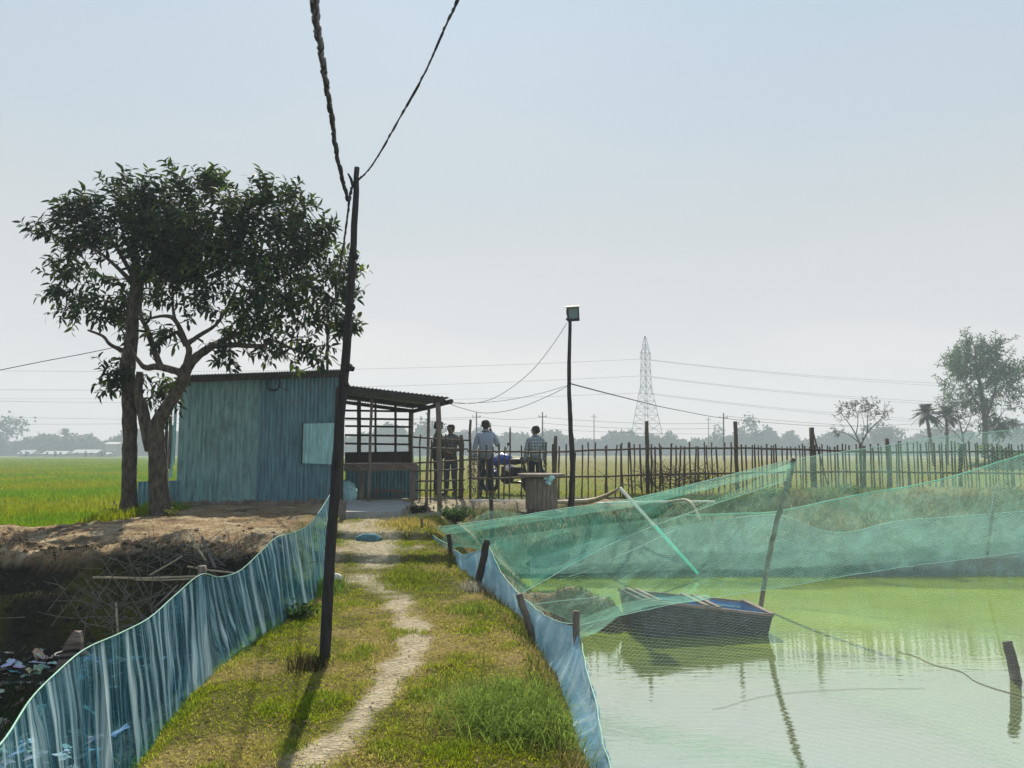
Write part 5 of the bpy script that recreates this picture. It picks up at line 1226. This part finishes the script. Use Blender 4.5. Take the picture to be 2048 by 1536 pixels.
# ------------------------------------------------------------------ bushes on the bank, litter, sticks
def bush(label, px, py, Y, n, rx, rz, leafL, col_, name='bush', cat='bush', z=None):
    p = P(px, py, Y); p.z = gz(p.x, p.y) if z is None else z
    t_ = thing(name, label, cat, p); b = MB(); pos = []; drs = []
    for i in range(max(6, n // 25)):
        a = random.uniform(0, 6.28); r_ = random.uniform(.1, 1) ** .7; tip = p + Vector((math.cos(a) * rx * r_, math.sin(a) * rx * .7 * r_, rz * random.uniform(.4, 1) * (1 - .5 * r_)))
        b.tube([p + Vector((math.cos(a) * rx * .3 * r_, math.sin(a) * rx * .2 * r_, -.03)), tip], [.006, .003], 4)
        for k in range(25):
            s_ = random.uniform(.2, 1); q = p.lerp(tip, s_); pos.append(q + Vector((random.gauss(0, .04), random.gauss(0, .04), random.gauss(0, .03)))); drs.append((random.gauss(0, 1), random.gauss(0, 1), random.gauss(.2, .6)))
    b.build('stem', M['bamboo'], t_)
    n = len(pos); c = np.tile(np.array(col_), (n, 1)) * rng.uniform(.5, 1.5, n)[:, None]
    leaves('foliage', gmat, np.array(pos), np.array(drs), leafL * rng.uniform(.6, 1.2, n), leafL * .5 * rng.uniform(.6, 1.2, n), t_, c)
bush('leafy green bush at the bank corner below the right porch post', 905, 1045, 12.9, 900, .42, .34, .07, (.06, .115, .03))
bush('darker weedy bush left of the green bush at the bank corner', 840, 1040, 12.9, 420, .26, .2, .05, (.045, .06, .025))
bush('low green bush under the cable drum side of the bank', 965, 1035, 13.1, 500, .35, .2, .06, (.07, .12, .03))
bush('pale flowering weeds on the bank behind the leaning pole', 1540, 995, 15.4, 500, .55, .28, .06, (.15, .24, .07))
bush('light weeds in front of the fence right of the leaning pole', 1690, 985, 15.6, 500, .5, .3, .06, (.18, .24, .09))
bush('leafy weed with pale heads on the bank at the far right', 2005, 980, 15.6, 350, .35, .3, .06, (.26, .28, .16))
bush('green weeds on the bank to the right of the brushwood', 1455, 1000, 15.4, 400, .45, .22, .06, (.13, .22, .06))
bush('small dry sapling at the foot of the straight tree', 235, 1010, 11.9, 160, .2, .5, .05, (.05, .045, .02))
bush('leafy shoots at the base of the forked trunk', 343, 1025, 11.7, 140, .14, .16, .05, (.14, .15, .03))
bush('low dark weeds on the ditch bank left of the plastic sheet', 600, 1215, 7.0, 300, .2, .22, .05, (.05, .11, .02))

x = rng.uniform(-2.3, .3, 2600); y = 2.3 * (12.0 / 2.3) ** rng.uniform(0, 1, 2600); xl, xr = np.interp(y, *XL), np.interp(y, *XR); k = (x > xl) & (x < xr + .1) & ((dirtmask(x, y) < .4) | (rng.uniform(0, 1, 2600) < .12)); x, y = x[k], y[k]; n = len(x)
leaves('fallen_leaves', gmat, np.stack([x, y, ground(x, y) + rng.uniform(.004, .035, n)], 1), np.stack([rng.normal(0, 1, n), rng.normal(0, 1, n), rng.normal(0, .25, n)], 1), rng.uniform(.015, .045, n), rng.uniform(.008, .016, n), None,
       mixc(np.tile(np.array([.42, .31, .16]), (n, 1)), (.14, .09, .05), rng.uniform(0, 1, n)))['kind'] = 'stuff'
x = rng.uniform(-2.4, -.4, 5000); y = rng.uniform(2.8, 12.6, 5000); k = dirtmask(x, y) > .35; x, y = x[k], y[k]; n = len(x); pb_ = MB()
for i in range(min(n, 160)):
    r_ = random.choice((.003, .004, .005, .008)); pb_.col = tuple(random.uniform(.7, 1.1) * c_ for c_ in (.5, .42, .31)); pb_.ell((x[i], y[i], gz(x[i], y[i]) + r_ * .2), r_ * 1.3, r_, r_ * .7, 6, 4, None, .25)
tag(pb_.build('path_pebbles', gm), kind='stuff')
cl = MB()
for i in range(520):
    x_, y_ = random.uniform(-7.4, -2.7), random.choice((random.gauss(8.55, .18), random.gauss(7.5, .2), random.uniform(4, 9), random.gauss(9.2, .5))); y_ += .1 * max(0, -x_ - 3)
    if x_ > np.interp(y_, *XL) - .3: continue
    r_ = random.choice((.01, .015, .02, .025, .035)); t_ = random.uniform(.7, 1.3); cl.col = tuple(c_ * t_ for c_ in ((.32, .22, .14) if y_ > 8.5 + .1 * max(0, -x_ - 3) else (.06, .05, .035)))
    cl.ell((x_, y_, gz(x_, y_) + r_ * .2), r_ * random.uniform(.8, 1.6), r_, r_ * .6, 7, 5, Matrix.Rotation(random.uniform(0, 3), 3, 'Z'), .25)
tag(cl.build('soil_clods', gm), kind='stuff')
lit = MB(); cols = [(.62, .6, .56), (.45, .40, .34), (.55, .42, .38), (.2, .34, .36), (.30, .25, .2), (.10, .085, .07), (.66, .66, .66)]
for i in range(520):
    if i % 2: px, py = random.gauss(70, 90), random.gauss(1300, 45)
    else: px, py = random.gauss(270, 60), random.gauss(1262, 26)
    if i > 430: px, py = random.gauss(60, 60), random.gauss(1490, 35)
    if py < 1225: continue
    p = PZ(px, py, -.80)
    if not (2.0 < p.y < 7.3): continue
    p.z = gz(p.x, p.y) + .012; s_ = random.uniform(.012, .05)
    lit.col = tuple(c_ * random.uniform(.6, 1.1) for c_ in random.choice(cols))
    w_, l_ = s_ * random.uniform(.6, 1.3), s_ * random.uniform(1.0, 2.6); rz = Matrix.Rotation(random.uniform(0, 6.3), 3, 'Z') @ Matrix.Rotation(random.uniform(-.6, .6), 3, 'X')
    gv = [p + rz @ Vector(((a_ - 1.5) / 1.5 * w_ * random.uniform(.7, 1.1), (b_ - 1.5) / 1.5 * l_ * random.uniform(.7, 1.1), random.uniform(-.25, .45) * s_)) for a_ in range(4) for b_ in range(4)]
    lit.add(gv, [(a_ * 4 + b_, a_ * 4 + b_ + 1, a_ * 4 + b_ + 5, a_ * 4 + b_ + 4) for a_ in range(3) for b_ in range(3)])
tag(lit.build('litter', mat('litter', (1, 1, 1), .8, .2, 20, .3, attr='col')), kind='stuff')
st = MB()
def stick(label, a, c_, r, mm='bamboo_pale'):
    m_ = a.lerp(c_, .5) + Vector((0, 0, -.012 * (c_ - a).length)); tag(MB().tube([a, m_, c_], [r, r, r * .8], 6).build('stick', M[mm], None, True), label, 'stick', 'sticks dumped on the ditch bank')
stick('long pale cane lying level on the ditch ledge', P(186, 1155, 7.6), P(392, 1153, 7.4), .013)
stick('steep pale stick left of two leaning on the platform edge', P(412, 1122, 8.0), P(381, 1070, 8.6), .013)
stick('thicker grey stick leaning on the platform edge', P(431, 1136, 7.8), P(405, 1075, 8.5), .016, 'wood')
stick('short dark stick behind the two leaning on the platform edge', P(450, 1132, 7.9), P(415, 1100, 8.4), .009, 'wood')
stick('thin pale stick slanting up on the ledge above the long cane', P(300, 1150, 7.7), P(365, 1112, 8.0), .010)
stick('upright pale stick rising from the litter before the dark ditch wall', P(236, 1268, 6.3), P(232, 1205, 6.4), .010)
stick('curved pale cane just under the long level one', P(270, 1160, 7.45), P(385, 1158, 7.3), .008)
stick('pale cane half hidden behind the sheet post at the ditch', P(375, 1133, 7.9), P(470, 1146, 7.6), .011)
stick('pair of whitish sticks lying at the field edge by the straight tree', P(190, 1045, 11.7), P(225, 1028, 11.9), .02)
stick('dark twig slanting through the sheet side of the ditch', P(310, 1215, 6.0), P(355, 1170, 6.4), .008, 'wood')
twigs('dead_branch', 'tangle of dead brown branches in the dark ditch before the sheet', 'dead branch', 245, 1225, 6.6, 90, .28, .10, .4, 'wood', .005)
twigs('dead_branch', 'fine dead roots and twigs on the bank below the forked tree', 'dead branch', 380, 1125, 8.05, 110, .5, .08, .35, 'wood', .004, .5)
# straw on the platform
x = rng.uniform(-7.2, -2.9, 30000); y = rng.uniform(8.2, 13.8, 30000); k = (rng.uniform(0, 1, 30000) < .2 + ss(.4, .6, fbm(x * 2, y * 2, 90))) & (y > 8.3 + .1 * np.clip(-x - 3, 0, 6)) & ~((x < -5.9) & (y > 11.2))
x, y = x[k], y[k]; n = len(x); c = mixc(np.tile(np.array([.38, .27, .17]), (n, 1)), (.20, .12, .075), ss(.4, .6, fbm(x * 1.5, y * 1.5, 91))) * rng.uniform(.6, 1.2, n)[:, None]
tag(blades('straw_litter', x, y, rng.uniform(.012, .045, n), rng.uniform(.005, .011, n), 3.0, gmat, c), kind='stuff')
# sack in the path step, slabs of dried mud
b = MB(); p = P(738, 1082, 10.75); p.z = gz(p.x, 10.72)
b.ell(Vector((p.x, 10.72, p.z + .01)), .19, .08, .085, 14, 8, None, .08)
tag(b.build('blue_sack', mat('teal_sack', (.07, .17, .19), .85, .5, 14, .8), None, True), 'blue sack of earth holding up the step in the path', 'sack')
b = MB(); p = P(668, 1138, 8.9); p.z = gz(p.x, p.y); b.ell(p + Vector((0, 0, .04)), .10, .07, .055, 10, 7, None, .12)
tag(b.build('pale_stone', M['white2'], None, True), 'pale stone on the path just right of the leaning pole', 'stone')
stk = MB(); q = PZ(967, 1330, -.5); stk.tube([q, q + Vector((.005, 0, .12)), q + Vector((-.002, .01, .23))], [.004, .003, .002], 5); tag(stk.build('grass_stalk', M['bamboo_pale'], None, True), 'single pale dry stalk standing in the grass right of the path', 'stalk')

# ------------------------------------------------------------------ far things
leafF = mat('far_leaf', (1, 1, 1), .7, .2, 1, 0, attr='col', trans=.3)
def card_mass(name, pts, size, col_, parent=None):
    n = len(pts); d = rng.normal(0, 1, (n, 3))
    return leaves(name, leafF, np.asarray(pts), d, size * rng.uniform(.6, 1.4, n), size * .7 * rng.uniform(.6, 1.2, n), parent, np.tile(np.array(col_), (n, 1)) * rng.uniform(.6, 1.4, n)[:, None])
# woods along the horizon
pts = []
def wood(prof, Y, dens, dep=12, gap=9):
    for (xa, ya), (xb, yb) in zip(prof[:-1], prof[1:]):
        n = int(dens * abs(xb - xa))
        for i in range(n):
            t_ = random.random(); px_ = xa + (xb - xa) * t_; yt = ya + (yb - ya) * t_ + (vn(np.array([px_ * .05]), np.array([Y]), 5)[0] - .5) * 20 + (vn(np.array([px_ * .2]), np.array([Y]), 6)[0] - .5) * 9
            Yd = Y + random.uniform(0, dep); zt2 = P(px_, yt, Y).z
            pts.append(Vector((P(px_, 900, Yd).x, Yd, -.4 + (zt2 + .4) * random.random() ** .75)))
wood([(-150, 880), (40, 884), (110, 880), (200, 885), (260, 868), (420, 864), (700, 880), (760, 858), (860, 872)], 320, 34)
wood([(860, 872), (950, 862), (1020, 874), (1120, 872), (1180, 880), (1290, 872), (1380, 880), (1500, 866), (1580, 876), (1700, 872), (1830, 878), (1930, 868), (2060, 868), (2250, 862)], 330, 36)
o = card_mass('far_wood', pts, 1.9, (.035, .055, .022)); tag(o, kind='stuff')
def far_tree(label, px, pbase, ptop, Y, wpx, n, size, col_, name='tree', trunk=.25, limbs=4, group='trees along the horizon', shape=1.0):
    base = Vector((P(px, pbase, Y).x, Y, -.45)); t_ = thing(name, label, 'tree', base, group)
    top_ = P(px, ptop, Y); hgt = top_.z - base.z; wm = wpx / F * Y; b = MB()
    b.tube([base - Vector((0, 0, .3)), base + Vector((.02 * hgt, 0, hgt * .5)), base + Vector((0, 0, hgt * .9))], [trunk, trunk * .6, trunk * .2], 6)
    cs = []
    for i in range(limbs):
        a = random.uniform(0, 6.28); q = base + Vector((math.cos(a) * wm * .33, math.sin(a) * wm * .33, hgt * random.uniform(.5, .92))); s0 = base + Vector((.01 * hgt, 0, hgt * random.uniform(.3, .5)))
        b.tube([s0, s0.lerp(q, .5) + Vector((0, 0, .05 * hgt)), q], [trunk * .45, trunk * .3, trunk * .1], 5); cs.append(q)
    cs.append(base + Vector((0, 0, hgt * .88)))
    b.build('trunk', M['bark'], t_, True)
    pp = []
    for i in range(n):
        c_ = random.choice(cs); pp.append(c_ + Vector((random.gauss(0, wm * .15), random.gauss(0, wm * .15), random.gauss(0, hgt * .09 * shape))))
    card_mass('crown', pp, size, col_, t_)
far_tree('big dark tree at the left edge of the horizon', -12, 908, 842, 300, 95, 900, 1.6, (.04, .06, .025), shape=1.6)
far_tree('slim pair of trees standing above the far wood', 1505, 905, 836, 300, 44, 300, 1.2, (.04, .06, .025))
far_tree('small slender tree left of the slim pair above the far wood', 1438, 905, 848, 290, 26, 120, 1.1, (.04, .06, .025))
far_tree('rounded tree behind the bare branched tree', 1780, 905, 855, 280, 80, 500, 1.4, (.04, .06, .025))
far_tree('rounded tree rising above the wood between palm and men', 860, 905, 845, 300, 60, 400, 1.5, (.04, .06, .025))
far_tree('tree top above the wood behind the right palm', 1880, 905, 852, 280, 60, 300, 1.4, (.04, .06, .025))
far_tree('tree above the wood at the right edge of the picture', 2035, 905, 840, 260, 40, 220, 1.2, (.04, .06, .025))
# tall feathery tree at the right
ET = 82
gl2 = mat('feathery_leaf', (.075, .15, .07), .6, .3, 1, 0, attr='col', trans=.35)
tree('tall feathery tree beyond the fence at the right', Vector((P(1968, 905, ET).x, ET, -.45)),
     [[(1968, 915, 0, .30), (1970, 860, 0, .24), (1965, 800, 0, .2), (1955, 740, 0, .1), (1950, 700, 0, .04)], [(1968, 850, 0, .14), (1985, 800, 0, .1), (2000, 750, .5, .05), (2020, 730, .8, .02)], [(1967, 830, 0, .12), (1945, 790, 0, .07), (1920, 750, -.5, .03)], [(1968, 870, 0, .1), (1990, 845, 0, .06), (2010, 820, .4, .03)]],
     [(1950, 725, 48, 0), (1920, 750, 34, -.5), (1985, 745, 40, .3), (2015, 740, 30, .8), (1960, 780, 44, 0), (1975, 820, 36, .2), (2020, 790, 24, .6), (1930, 790, 24, -.3), (1940, 700, 26, 0), (1970, 700, 26, 0), (1908, 730, 18, -.4), (1900, 765, 12, -.4), (1990, 850, 22, .2), (2040, 745, 16, .8)],
     900, .40, .13, 8, gl2, (.9, 1, .9), (1.3, 1.3, 1), ET, clump=9, cspread=.55, shootlen=1.0, twig=.03, up=-.1, sides=7)
BT = 74
tree('bare spreading tree with sparse leaf tufts beyond the fence', Vector((P(1724, 905, BT).x, BT, -.45)),
     [[(1724, 912, 0, .15), (1722, 890, 0, .13)], [(1722, 892, 0, .1), (1712, 870, 0, .07), (1700, 850, 0, .05), (1685, 830, .3, .03), (1680, 815, .4, .015)], [(1722, 890, 0, .1), (1735, 865, 0, .07), (1755, 845, 0, .045), (1775, 822, .2, .02)], [(1712, 870, 0, .06), (1716, 840, 0, .04), (1710, 815, .2, .02)], [(1735, 865, 0, .06), (1735, 835, 0, .04), (1738, 810, 0, .02)], [(1718, 885, 0, .06), (1695, 868, .3, .04), (1670, 862, .5, .02)], [(1725, 880, 0, .05), (1728, 850, -.4, .03), (1722, 825, -.6, .015)]],
     [(1710, 820, 18, 0), (1738, 812, 18, 0), (1770, 825, 16, .2), (1684, 822, 14, .3), (1690, 840, 14, .3), (1755, 835, 14, 0), (1672, 862, 8, .4), (1725, 815, 16, -.4)],
     150, .26, .11, 4, mat('dry_leaf', (.10, .065, .05), .7, .2, 1, 0, attr='col', trans=.3), (.8, .8, .8), (1.2, 1, .8), BT, clump=3, cspread=.3, shootlen=.35, twig=.018, up=.6, sides=6)
tree('thin half bare tree between the right palm and the tall tree', Vector((P(1930, 905, 84).x, 84, -.45)),
     [[(1930, 912, 0, .12), (1925, 870, 0, .09), (1915, 830, 0, .05), (1908, 800, 0, .02)], [(1925, 872, 0, .07), (1940, 840, 0, .04), (1945, 810, 0, .02)], [(1928, 885, 0, .06), (1905, 860, 0, .04), (1890, 840, 0, .02)], [(1930, 890, 0, .05), (1950, 865, 0, .03)]],
     [(1908, 815, 22, 0), (1925, 805, 22, 0), (1895, 810, 14, 0), (1940, 830, 18, 0), (1915, 850, 16, 0)], 130, .34, .12, 6, gl2, (.9, .8, .7), (1.3, 1, .8), 84, clump=4, cspread=.5, shootlen=.9, twig=.022, up=.1, sides=6)
palmleaf = mat('palm_leaf', (.055, .075, .04), .6, .2, 2, 0, trans=.25)
def palm(label, px0, pb_, px1, pt_, Y, fr_, nfr=34, r=.16, group=None):
    base = Vector((P(px0, pb_, Y).x, Y, -.45)); t_ = thing('palm_tree', label, 'palm', base, group); hd_ = P(px1, pt_, Y)
    pp, rr = smooth_line([base - Vector((0, 0, .3)), base.lerp(hd_, .5) + Vector((.02, 0, 0)), hd_], [r * 1.1, r, r * .95], 8, r * .1); MB().tube(pp, rr, 8, jit=.12).build('trunk', M['bark'], t_, True)
    b = MB(); b.ell(hd_ - Vector((0, 0, fr_ * .12)), r * 1.8, r * 1.8, fr_ * .22, 10, 7, None, .2); b.build('crown_base', M['bamboo'], t_)
    b = MB()
    for i in range(nfr):
        a = i * 2.4; el = random.uniform(-.5, 1.35); d = Vector((math.cos(a) * math.cos(el), math.sin(a) * math.cos(el), math.sin(el))); L_ = fr_ * random.uniform(.8, 1.1); prev = hd_
        side = d.cross(Vector((0, 0, 1))).normalized()
        for k in range(10):
            s_ = (k + 1) / 10; q = hd_ + d * L_ * s_ - Vector((0, 0, L_ * .45 * s_ * s_))
            b.tube([prev, q], [.02 * fr_ / 1.4, .012 * fr_ / 1.4], 3, cap=False)
            for sg in (-1, 1):
                for o_ in (.3, .8):
                    s0 = prev.lerp(q, o_); ll = L_ * .30 * math.sin(math.pi * min(1, .15 + s_ * .8)); tp = s0 + side * sg * ll * .7 + (q - prev).normalized() * ll * .7 + Vector((0, 0, -.12 * ll)); wd_ = (q - prev) * .42
                    b.add([s0 - wd_, s0 + wd_, tp], [(0, 1, 2)])
            prev = q
    b.build('crown', palmleaf, t_)
palm('date palm with leaning trunk beyond the fence, left of two', 1868, 905, 1852, 826, 78, 1.9, 40)
palm('date palm with straight trunk beside the tall tree', 1893, 905, 1893, 830, 82, 1.9, 40)
palm('lone coconut palm over the far houses on the left', 131, 905, 132, 872, 290, 5.5, 22, .3)
bush('clump of banana like fronds at the right edge beyond the fence', 2010, 905, 60, 260, 2.6, 2.6, 1.0, (.09, .15, .05), z=-.4)
# lattice tower
TW = 265; tb_ = Vector((P(1294, 905, TW).x, TW, -.5)); tw = thing('transmission_tower', 'tall steel lattice power transmission tower on the horizon', 'tower', tb_)
H0 = P(1294, 672, TW).z + .5
def wat(z_): # half width against height
    return np.interp(z_ / H0, [0, .52, .58, .76, .86, .9, 1.0], [5.0, 1.75, 1.35, 1.15, 1.0, .9, .1])
rot_ = Matrix.Rotation(R(28), 3, 'Z')
def cor(k, z_): wv = wat(z_); return tb_ + rot_ @ Vector(((wv, wv, 0), (-wv, wv, 0), (-wv, -wv, 0), (wv, -wv, 0))[k]) + Vector((0, 0, z_))
lv = [H0 * q for q in (0, .1, .19, .27, .34, .40, .46, .52, .58, .64, .70, .76, .81, .86, .93, 1.0)]
b = MB()
for a, c_ in zip(lv[:-1], lv[1:]):
    for k in range(4): b.tube([cor(k, a), cor(k, c_)], .10, 4, cap=False)
b.build('tower_leg', M['steel'], tw)
b = MB()
for a, c_ in zip(lv[:-1], lv[1:]):
    for k in range(4):
        b.tube([cor(k, a), cor((k + 1) % 4, c_)], .055, 3, cap=False); b.tube([cor((k + 1) % 4, a), cor(k, c_)], .055, 3, cap=False); b.tube([cor(k, c_), cor((k + 1) % 4, c_)], .055, 3, cap=False)
b.build('bracing', M['steel'], tw)
ends = []
for fz in (.58, .72, .86):
    z_ = H0 * fz; ax = rot_ @ Vector((1, 0, 0)); b = MB(); row = []
    for sg in (-1, 1):
        c_ = tb_ + Vector((0, 0, z_)); tip = c_ + ax * sg * 2.3
        for k in range(2): b.tube([c_ + ax * sg * wat(z_) + Vector((0, (k - .5) * 1.4, -.5)), tip], .08, 4, cap=False)
        b.tube([c_ + ax * sg * wat(z_) + Vector((0, 0, 1.2)), tip], .07, 4, cap=False)
        b.tube([tip, tip - Vector((0, 0, 2.4))], .09, 5); row.append(tip - Vector((0, 0, 2.4)))
    b.build('cross_arm', M['steel'], tw); ends.append(row)
wire_m = mat('line_wire', (.10, .10, .11), .5, .1, 1, 0)
def pline(label, a, c_, sag, r=.05, group='power lines of the tall tower'):
    pts = [a.lerp(c_, t_ / 20) - Vector((0, 0, 4 * sag * (t_ / 20) * (1 - t_ / 20))) for t_ in range(21)]
    tag(MB().tube(pts, r, 4).build('power_line', wire_m), label, 'power line', group)
nm_ = ('lower', 'middle', 'upper')
for i, row in enumerate(ends):
    dl = (758, 738, 702)[i]; dr_ = (838, 800, 760)[i]
    pline('%s conductor from the tower going left' % nm_[i], row[0], P(-120, (800, 778, 740)[i], 240), 2.0)
    pline('%s conductor from the tower going right, nearer' % nm_[i], row[1], P(2150, dr_ + 14, 255), 2.0)
    pline('%s conductor from the tower going right, farther' % nm_[i], row[0], P(2150, dr_ + 22, 268), 2.0)
for (xa, ya, xb, yb, Y, lb_) in ((-100, 797, 900, 787, 200, 'distant wire over the left field, first from the top'), (-100, 832, 950, 838, 150, 'distant wire over the left field, above the lower pair'), (-100, 848, 950, 834, 150, 'distant wire over the left field, lowest'),
        (953, 832, 1085, 834, 125, 'short wire between the two thin poles behind the men'), (1085, 834, 1447, 846, 125, 'wire from the second thin pole to the pole right of the tower'), (1085, 846, 1447, 856, 125, 'lower wire behind the tower between thin poles'), (953, 848, 1447, 868, 140, 'lowest wire passing behind the tower'), (1447, 832, 2150, 870, 125, 'wire from the pole right of the tower towards the bare tree')):
    pline(lb_, P(xa, ya, Y), P(xb, yb, Y), .5, .025, 'distribution wires')
for px, pt_, Y, lb_ in ((953, 825, 125, 'thin distant power pole behind the man in pale blue'), (1085, 824, 125, 'thin distant power pole behind the man in the checked shirt'), (1188, 828, 200, 'thin distant mast right of the lamp pole'), (1447, 826, 125, 'thin distant power pole right of the tower'), (1417, 834, 220, 'faint distant mast just left of the pole right of the tower'), (78, 862, 280, 'faint distant mast left of the coconut palm')):
    base = Vector((P(px, 905, Y).x, Y, -.5)); tp = P(px, pt_, Y); po = thing('power_pole', lb_, 'pole', base, 'distant poles')
    MB().tube([base, tp], [.16, .10], 6).build('shaft', M['steel'], po)
    b = MB(); b.bar(tp + Vector((-.7, 0, -.8)), tp + Vector((.7, 0, -.8)), .1, .1)
    for s_ in (-.6, 0, .6): b.tube([tp + Vector((s_, 0, -.8)), tp + Vector((s_, 0, -.45))], .05, 5)
    b.build('crossarm', M['steel'], po)
# far houses on the left
wallm = mat('far_wall', (.34, .33, .32), .9, .2, .5, 0); roofm = mat('far_roof', (.55, .53, .52), .5, .15, .5, 0)
for (xa, xb, yr, ye, yb_, Y, lb_) in ((36, 62, 900, 908, 917, 255, 'small far house with bright roof, leftmost'), (85, 129, 902, 908, 918, 255, 'long low far house with pale roof left of the palm'), (144, 192, 899, 906, 918, 250, 'far house with gabled bright roof right of the palm'), (186, 215, 905, 908, 918, 252, 'low far shed joined right of the gabled house'), (209, 234, 884, 888, 918, 262, 'taller pale far house near the straight tree')):
    A0, A1 = P(xa, yb_, Y), P(xb, yb_, Y); A0.z = A1.z = -.5; zr, ze = P(xa, yr, Y).z, P(xa, ye, Y).z; D_ = 5.0
    ho = thing('far_house', lb_, 'house', (A0 + A1) / 2, 'houses across the field')
    b = MB(); b.box(((A0.x + A1.x) / 2, Y + D_ / 2, (ze - .5) / 2), (A1.x - A0.x - .5, D_, ze + .5)); b.build('wall', wallm, ho)
    b = MB(); x0, x1 = A0.x - .3, A1.x + .3
    b.add([(x0, Y - .5, ze), (x1, Y - .5, ze), (x1, Y + D_ / 2, zr), (x0, Y + D_ / 2, zr), (x0, Y + D_ + .5, ze), (x1, Y + D_ + .5, ze)], [(0, 1, 2, 3), (3, 2, 5, 4), (0, 3, 4), (1, 5, 2)]); b.build('roof', roofm, ho)
    b = MB(); cx_ = (A0.x + A1.x) / 2; b.box((cx_ + .5, Y - .03, .45), (.9, .08, 1.8)); b.build('door', M['wood_dark'], ho)
    for s_ in (-1, 1): b = MB(); b.box((cx_ + s_ * (A1.x - A0.x) * .3, Y - .03, .7), (.8, .08, .8)); b.build('window', M['dark'], ho)

# ------------------------------------------------------------------ haze
m, t, o = nmat('haze_air'); v_ = t.nodes.new('ShaderNodeVolumePrincipled')
v_.inputs['Color'].default_value = (.76, .90, 1.0, 1); v_.inputs['Density'].default_value = .0019; v_.inputs['Anisotropy'].default_value = 0.1
lnk(t, v_.outputs[0], o.inputs['Volume'])
b = MB(); b.box((0, 230, 20.9), (1700, 620, 47.2)); hz = b.build('haze', m); tag(hz, kind='stuff')
hz.display_type = 'WIRE'
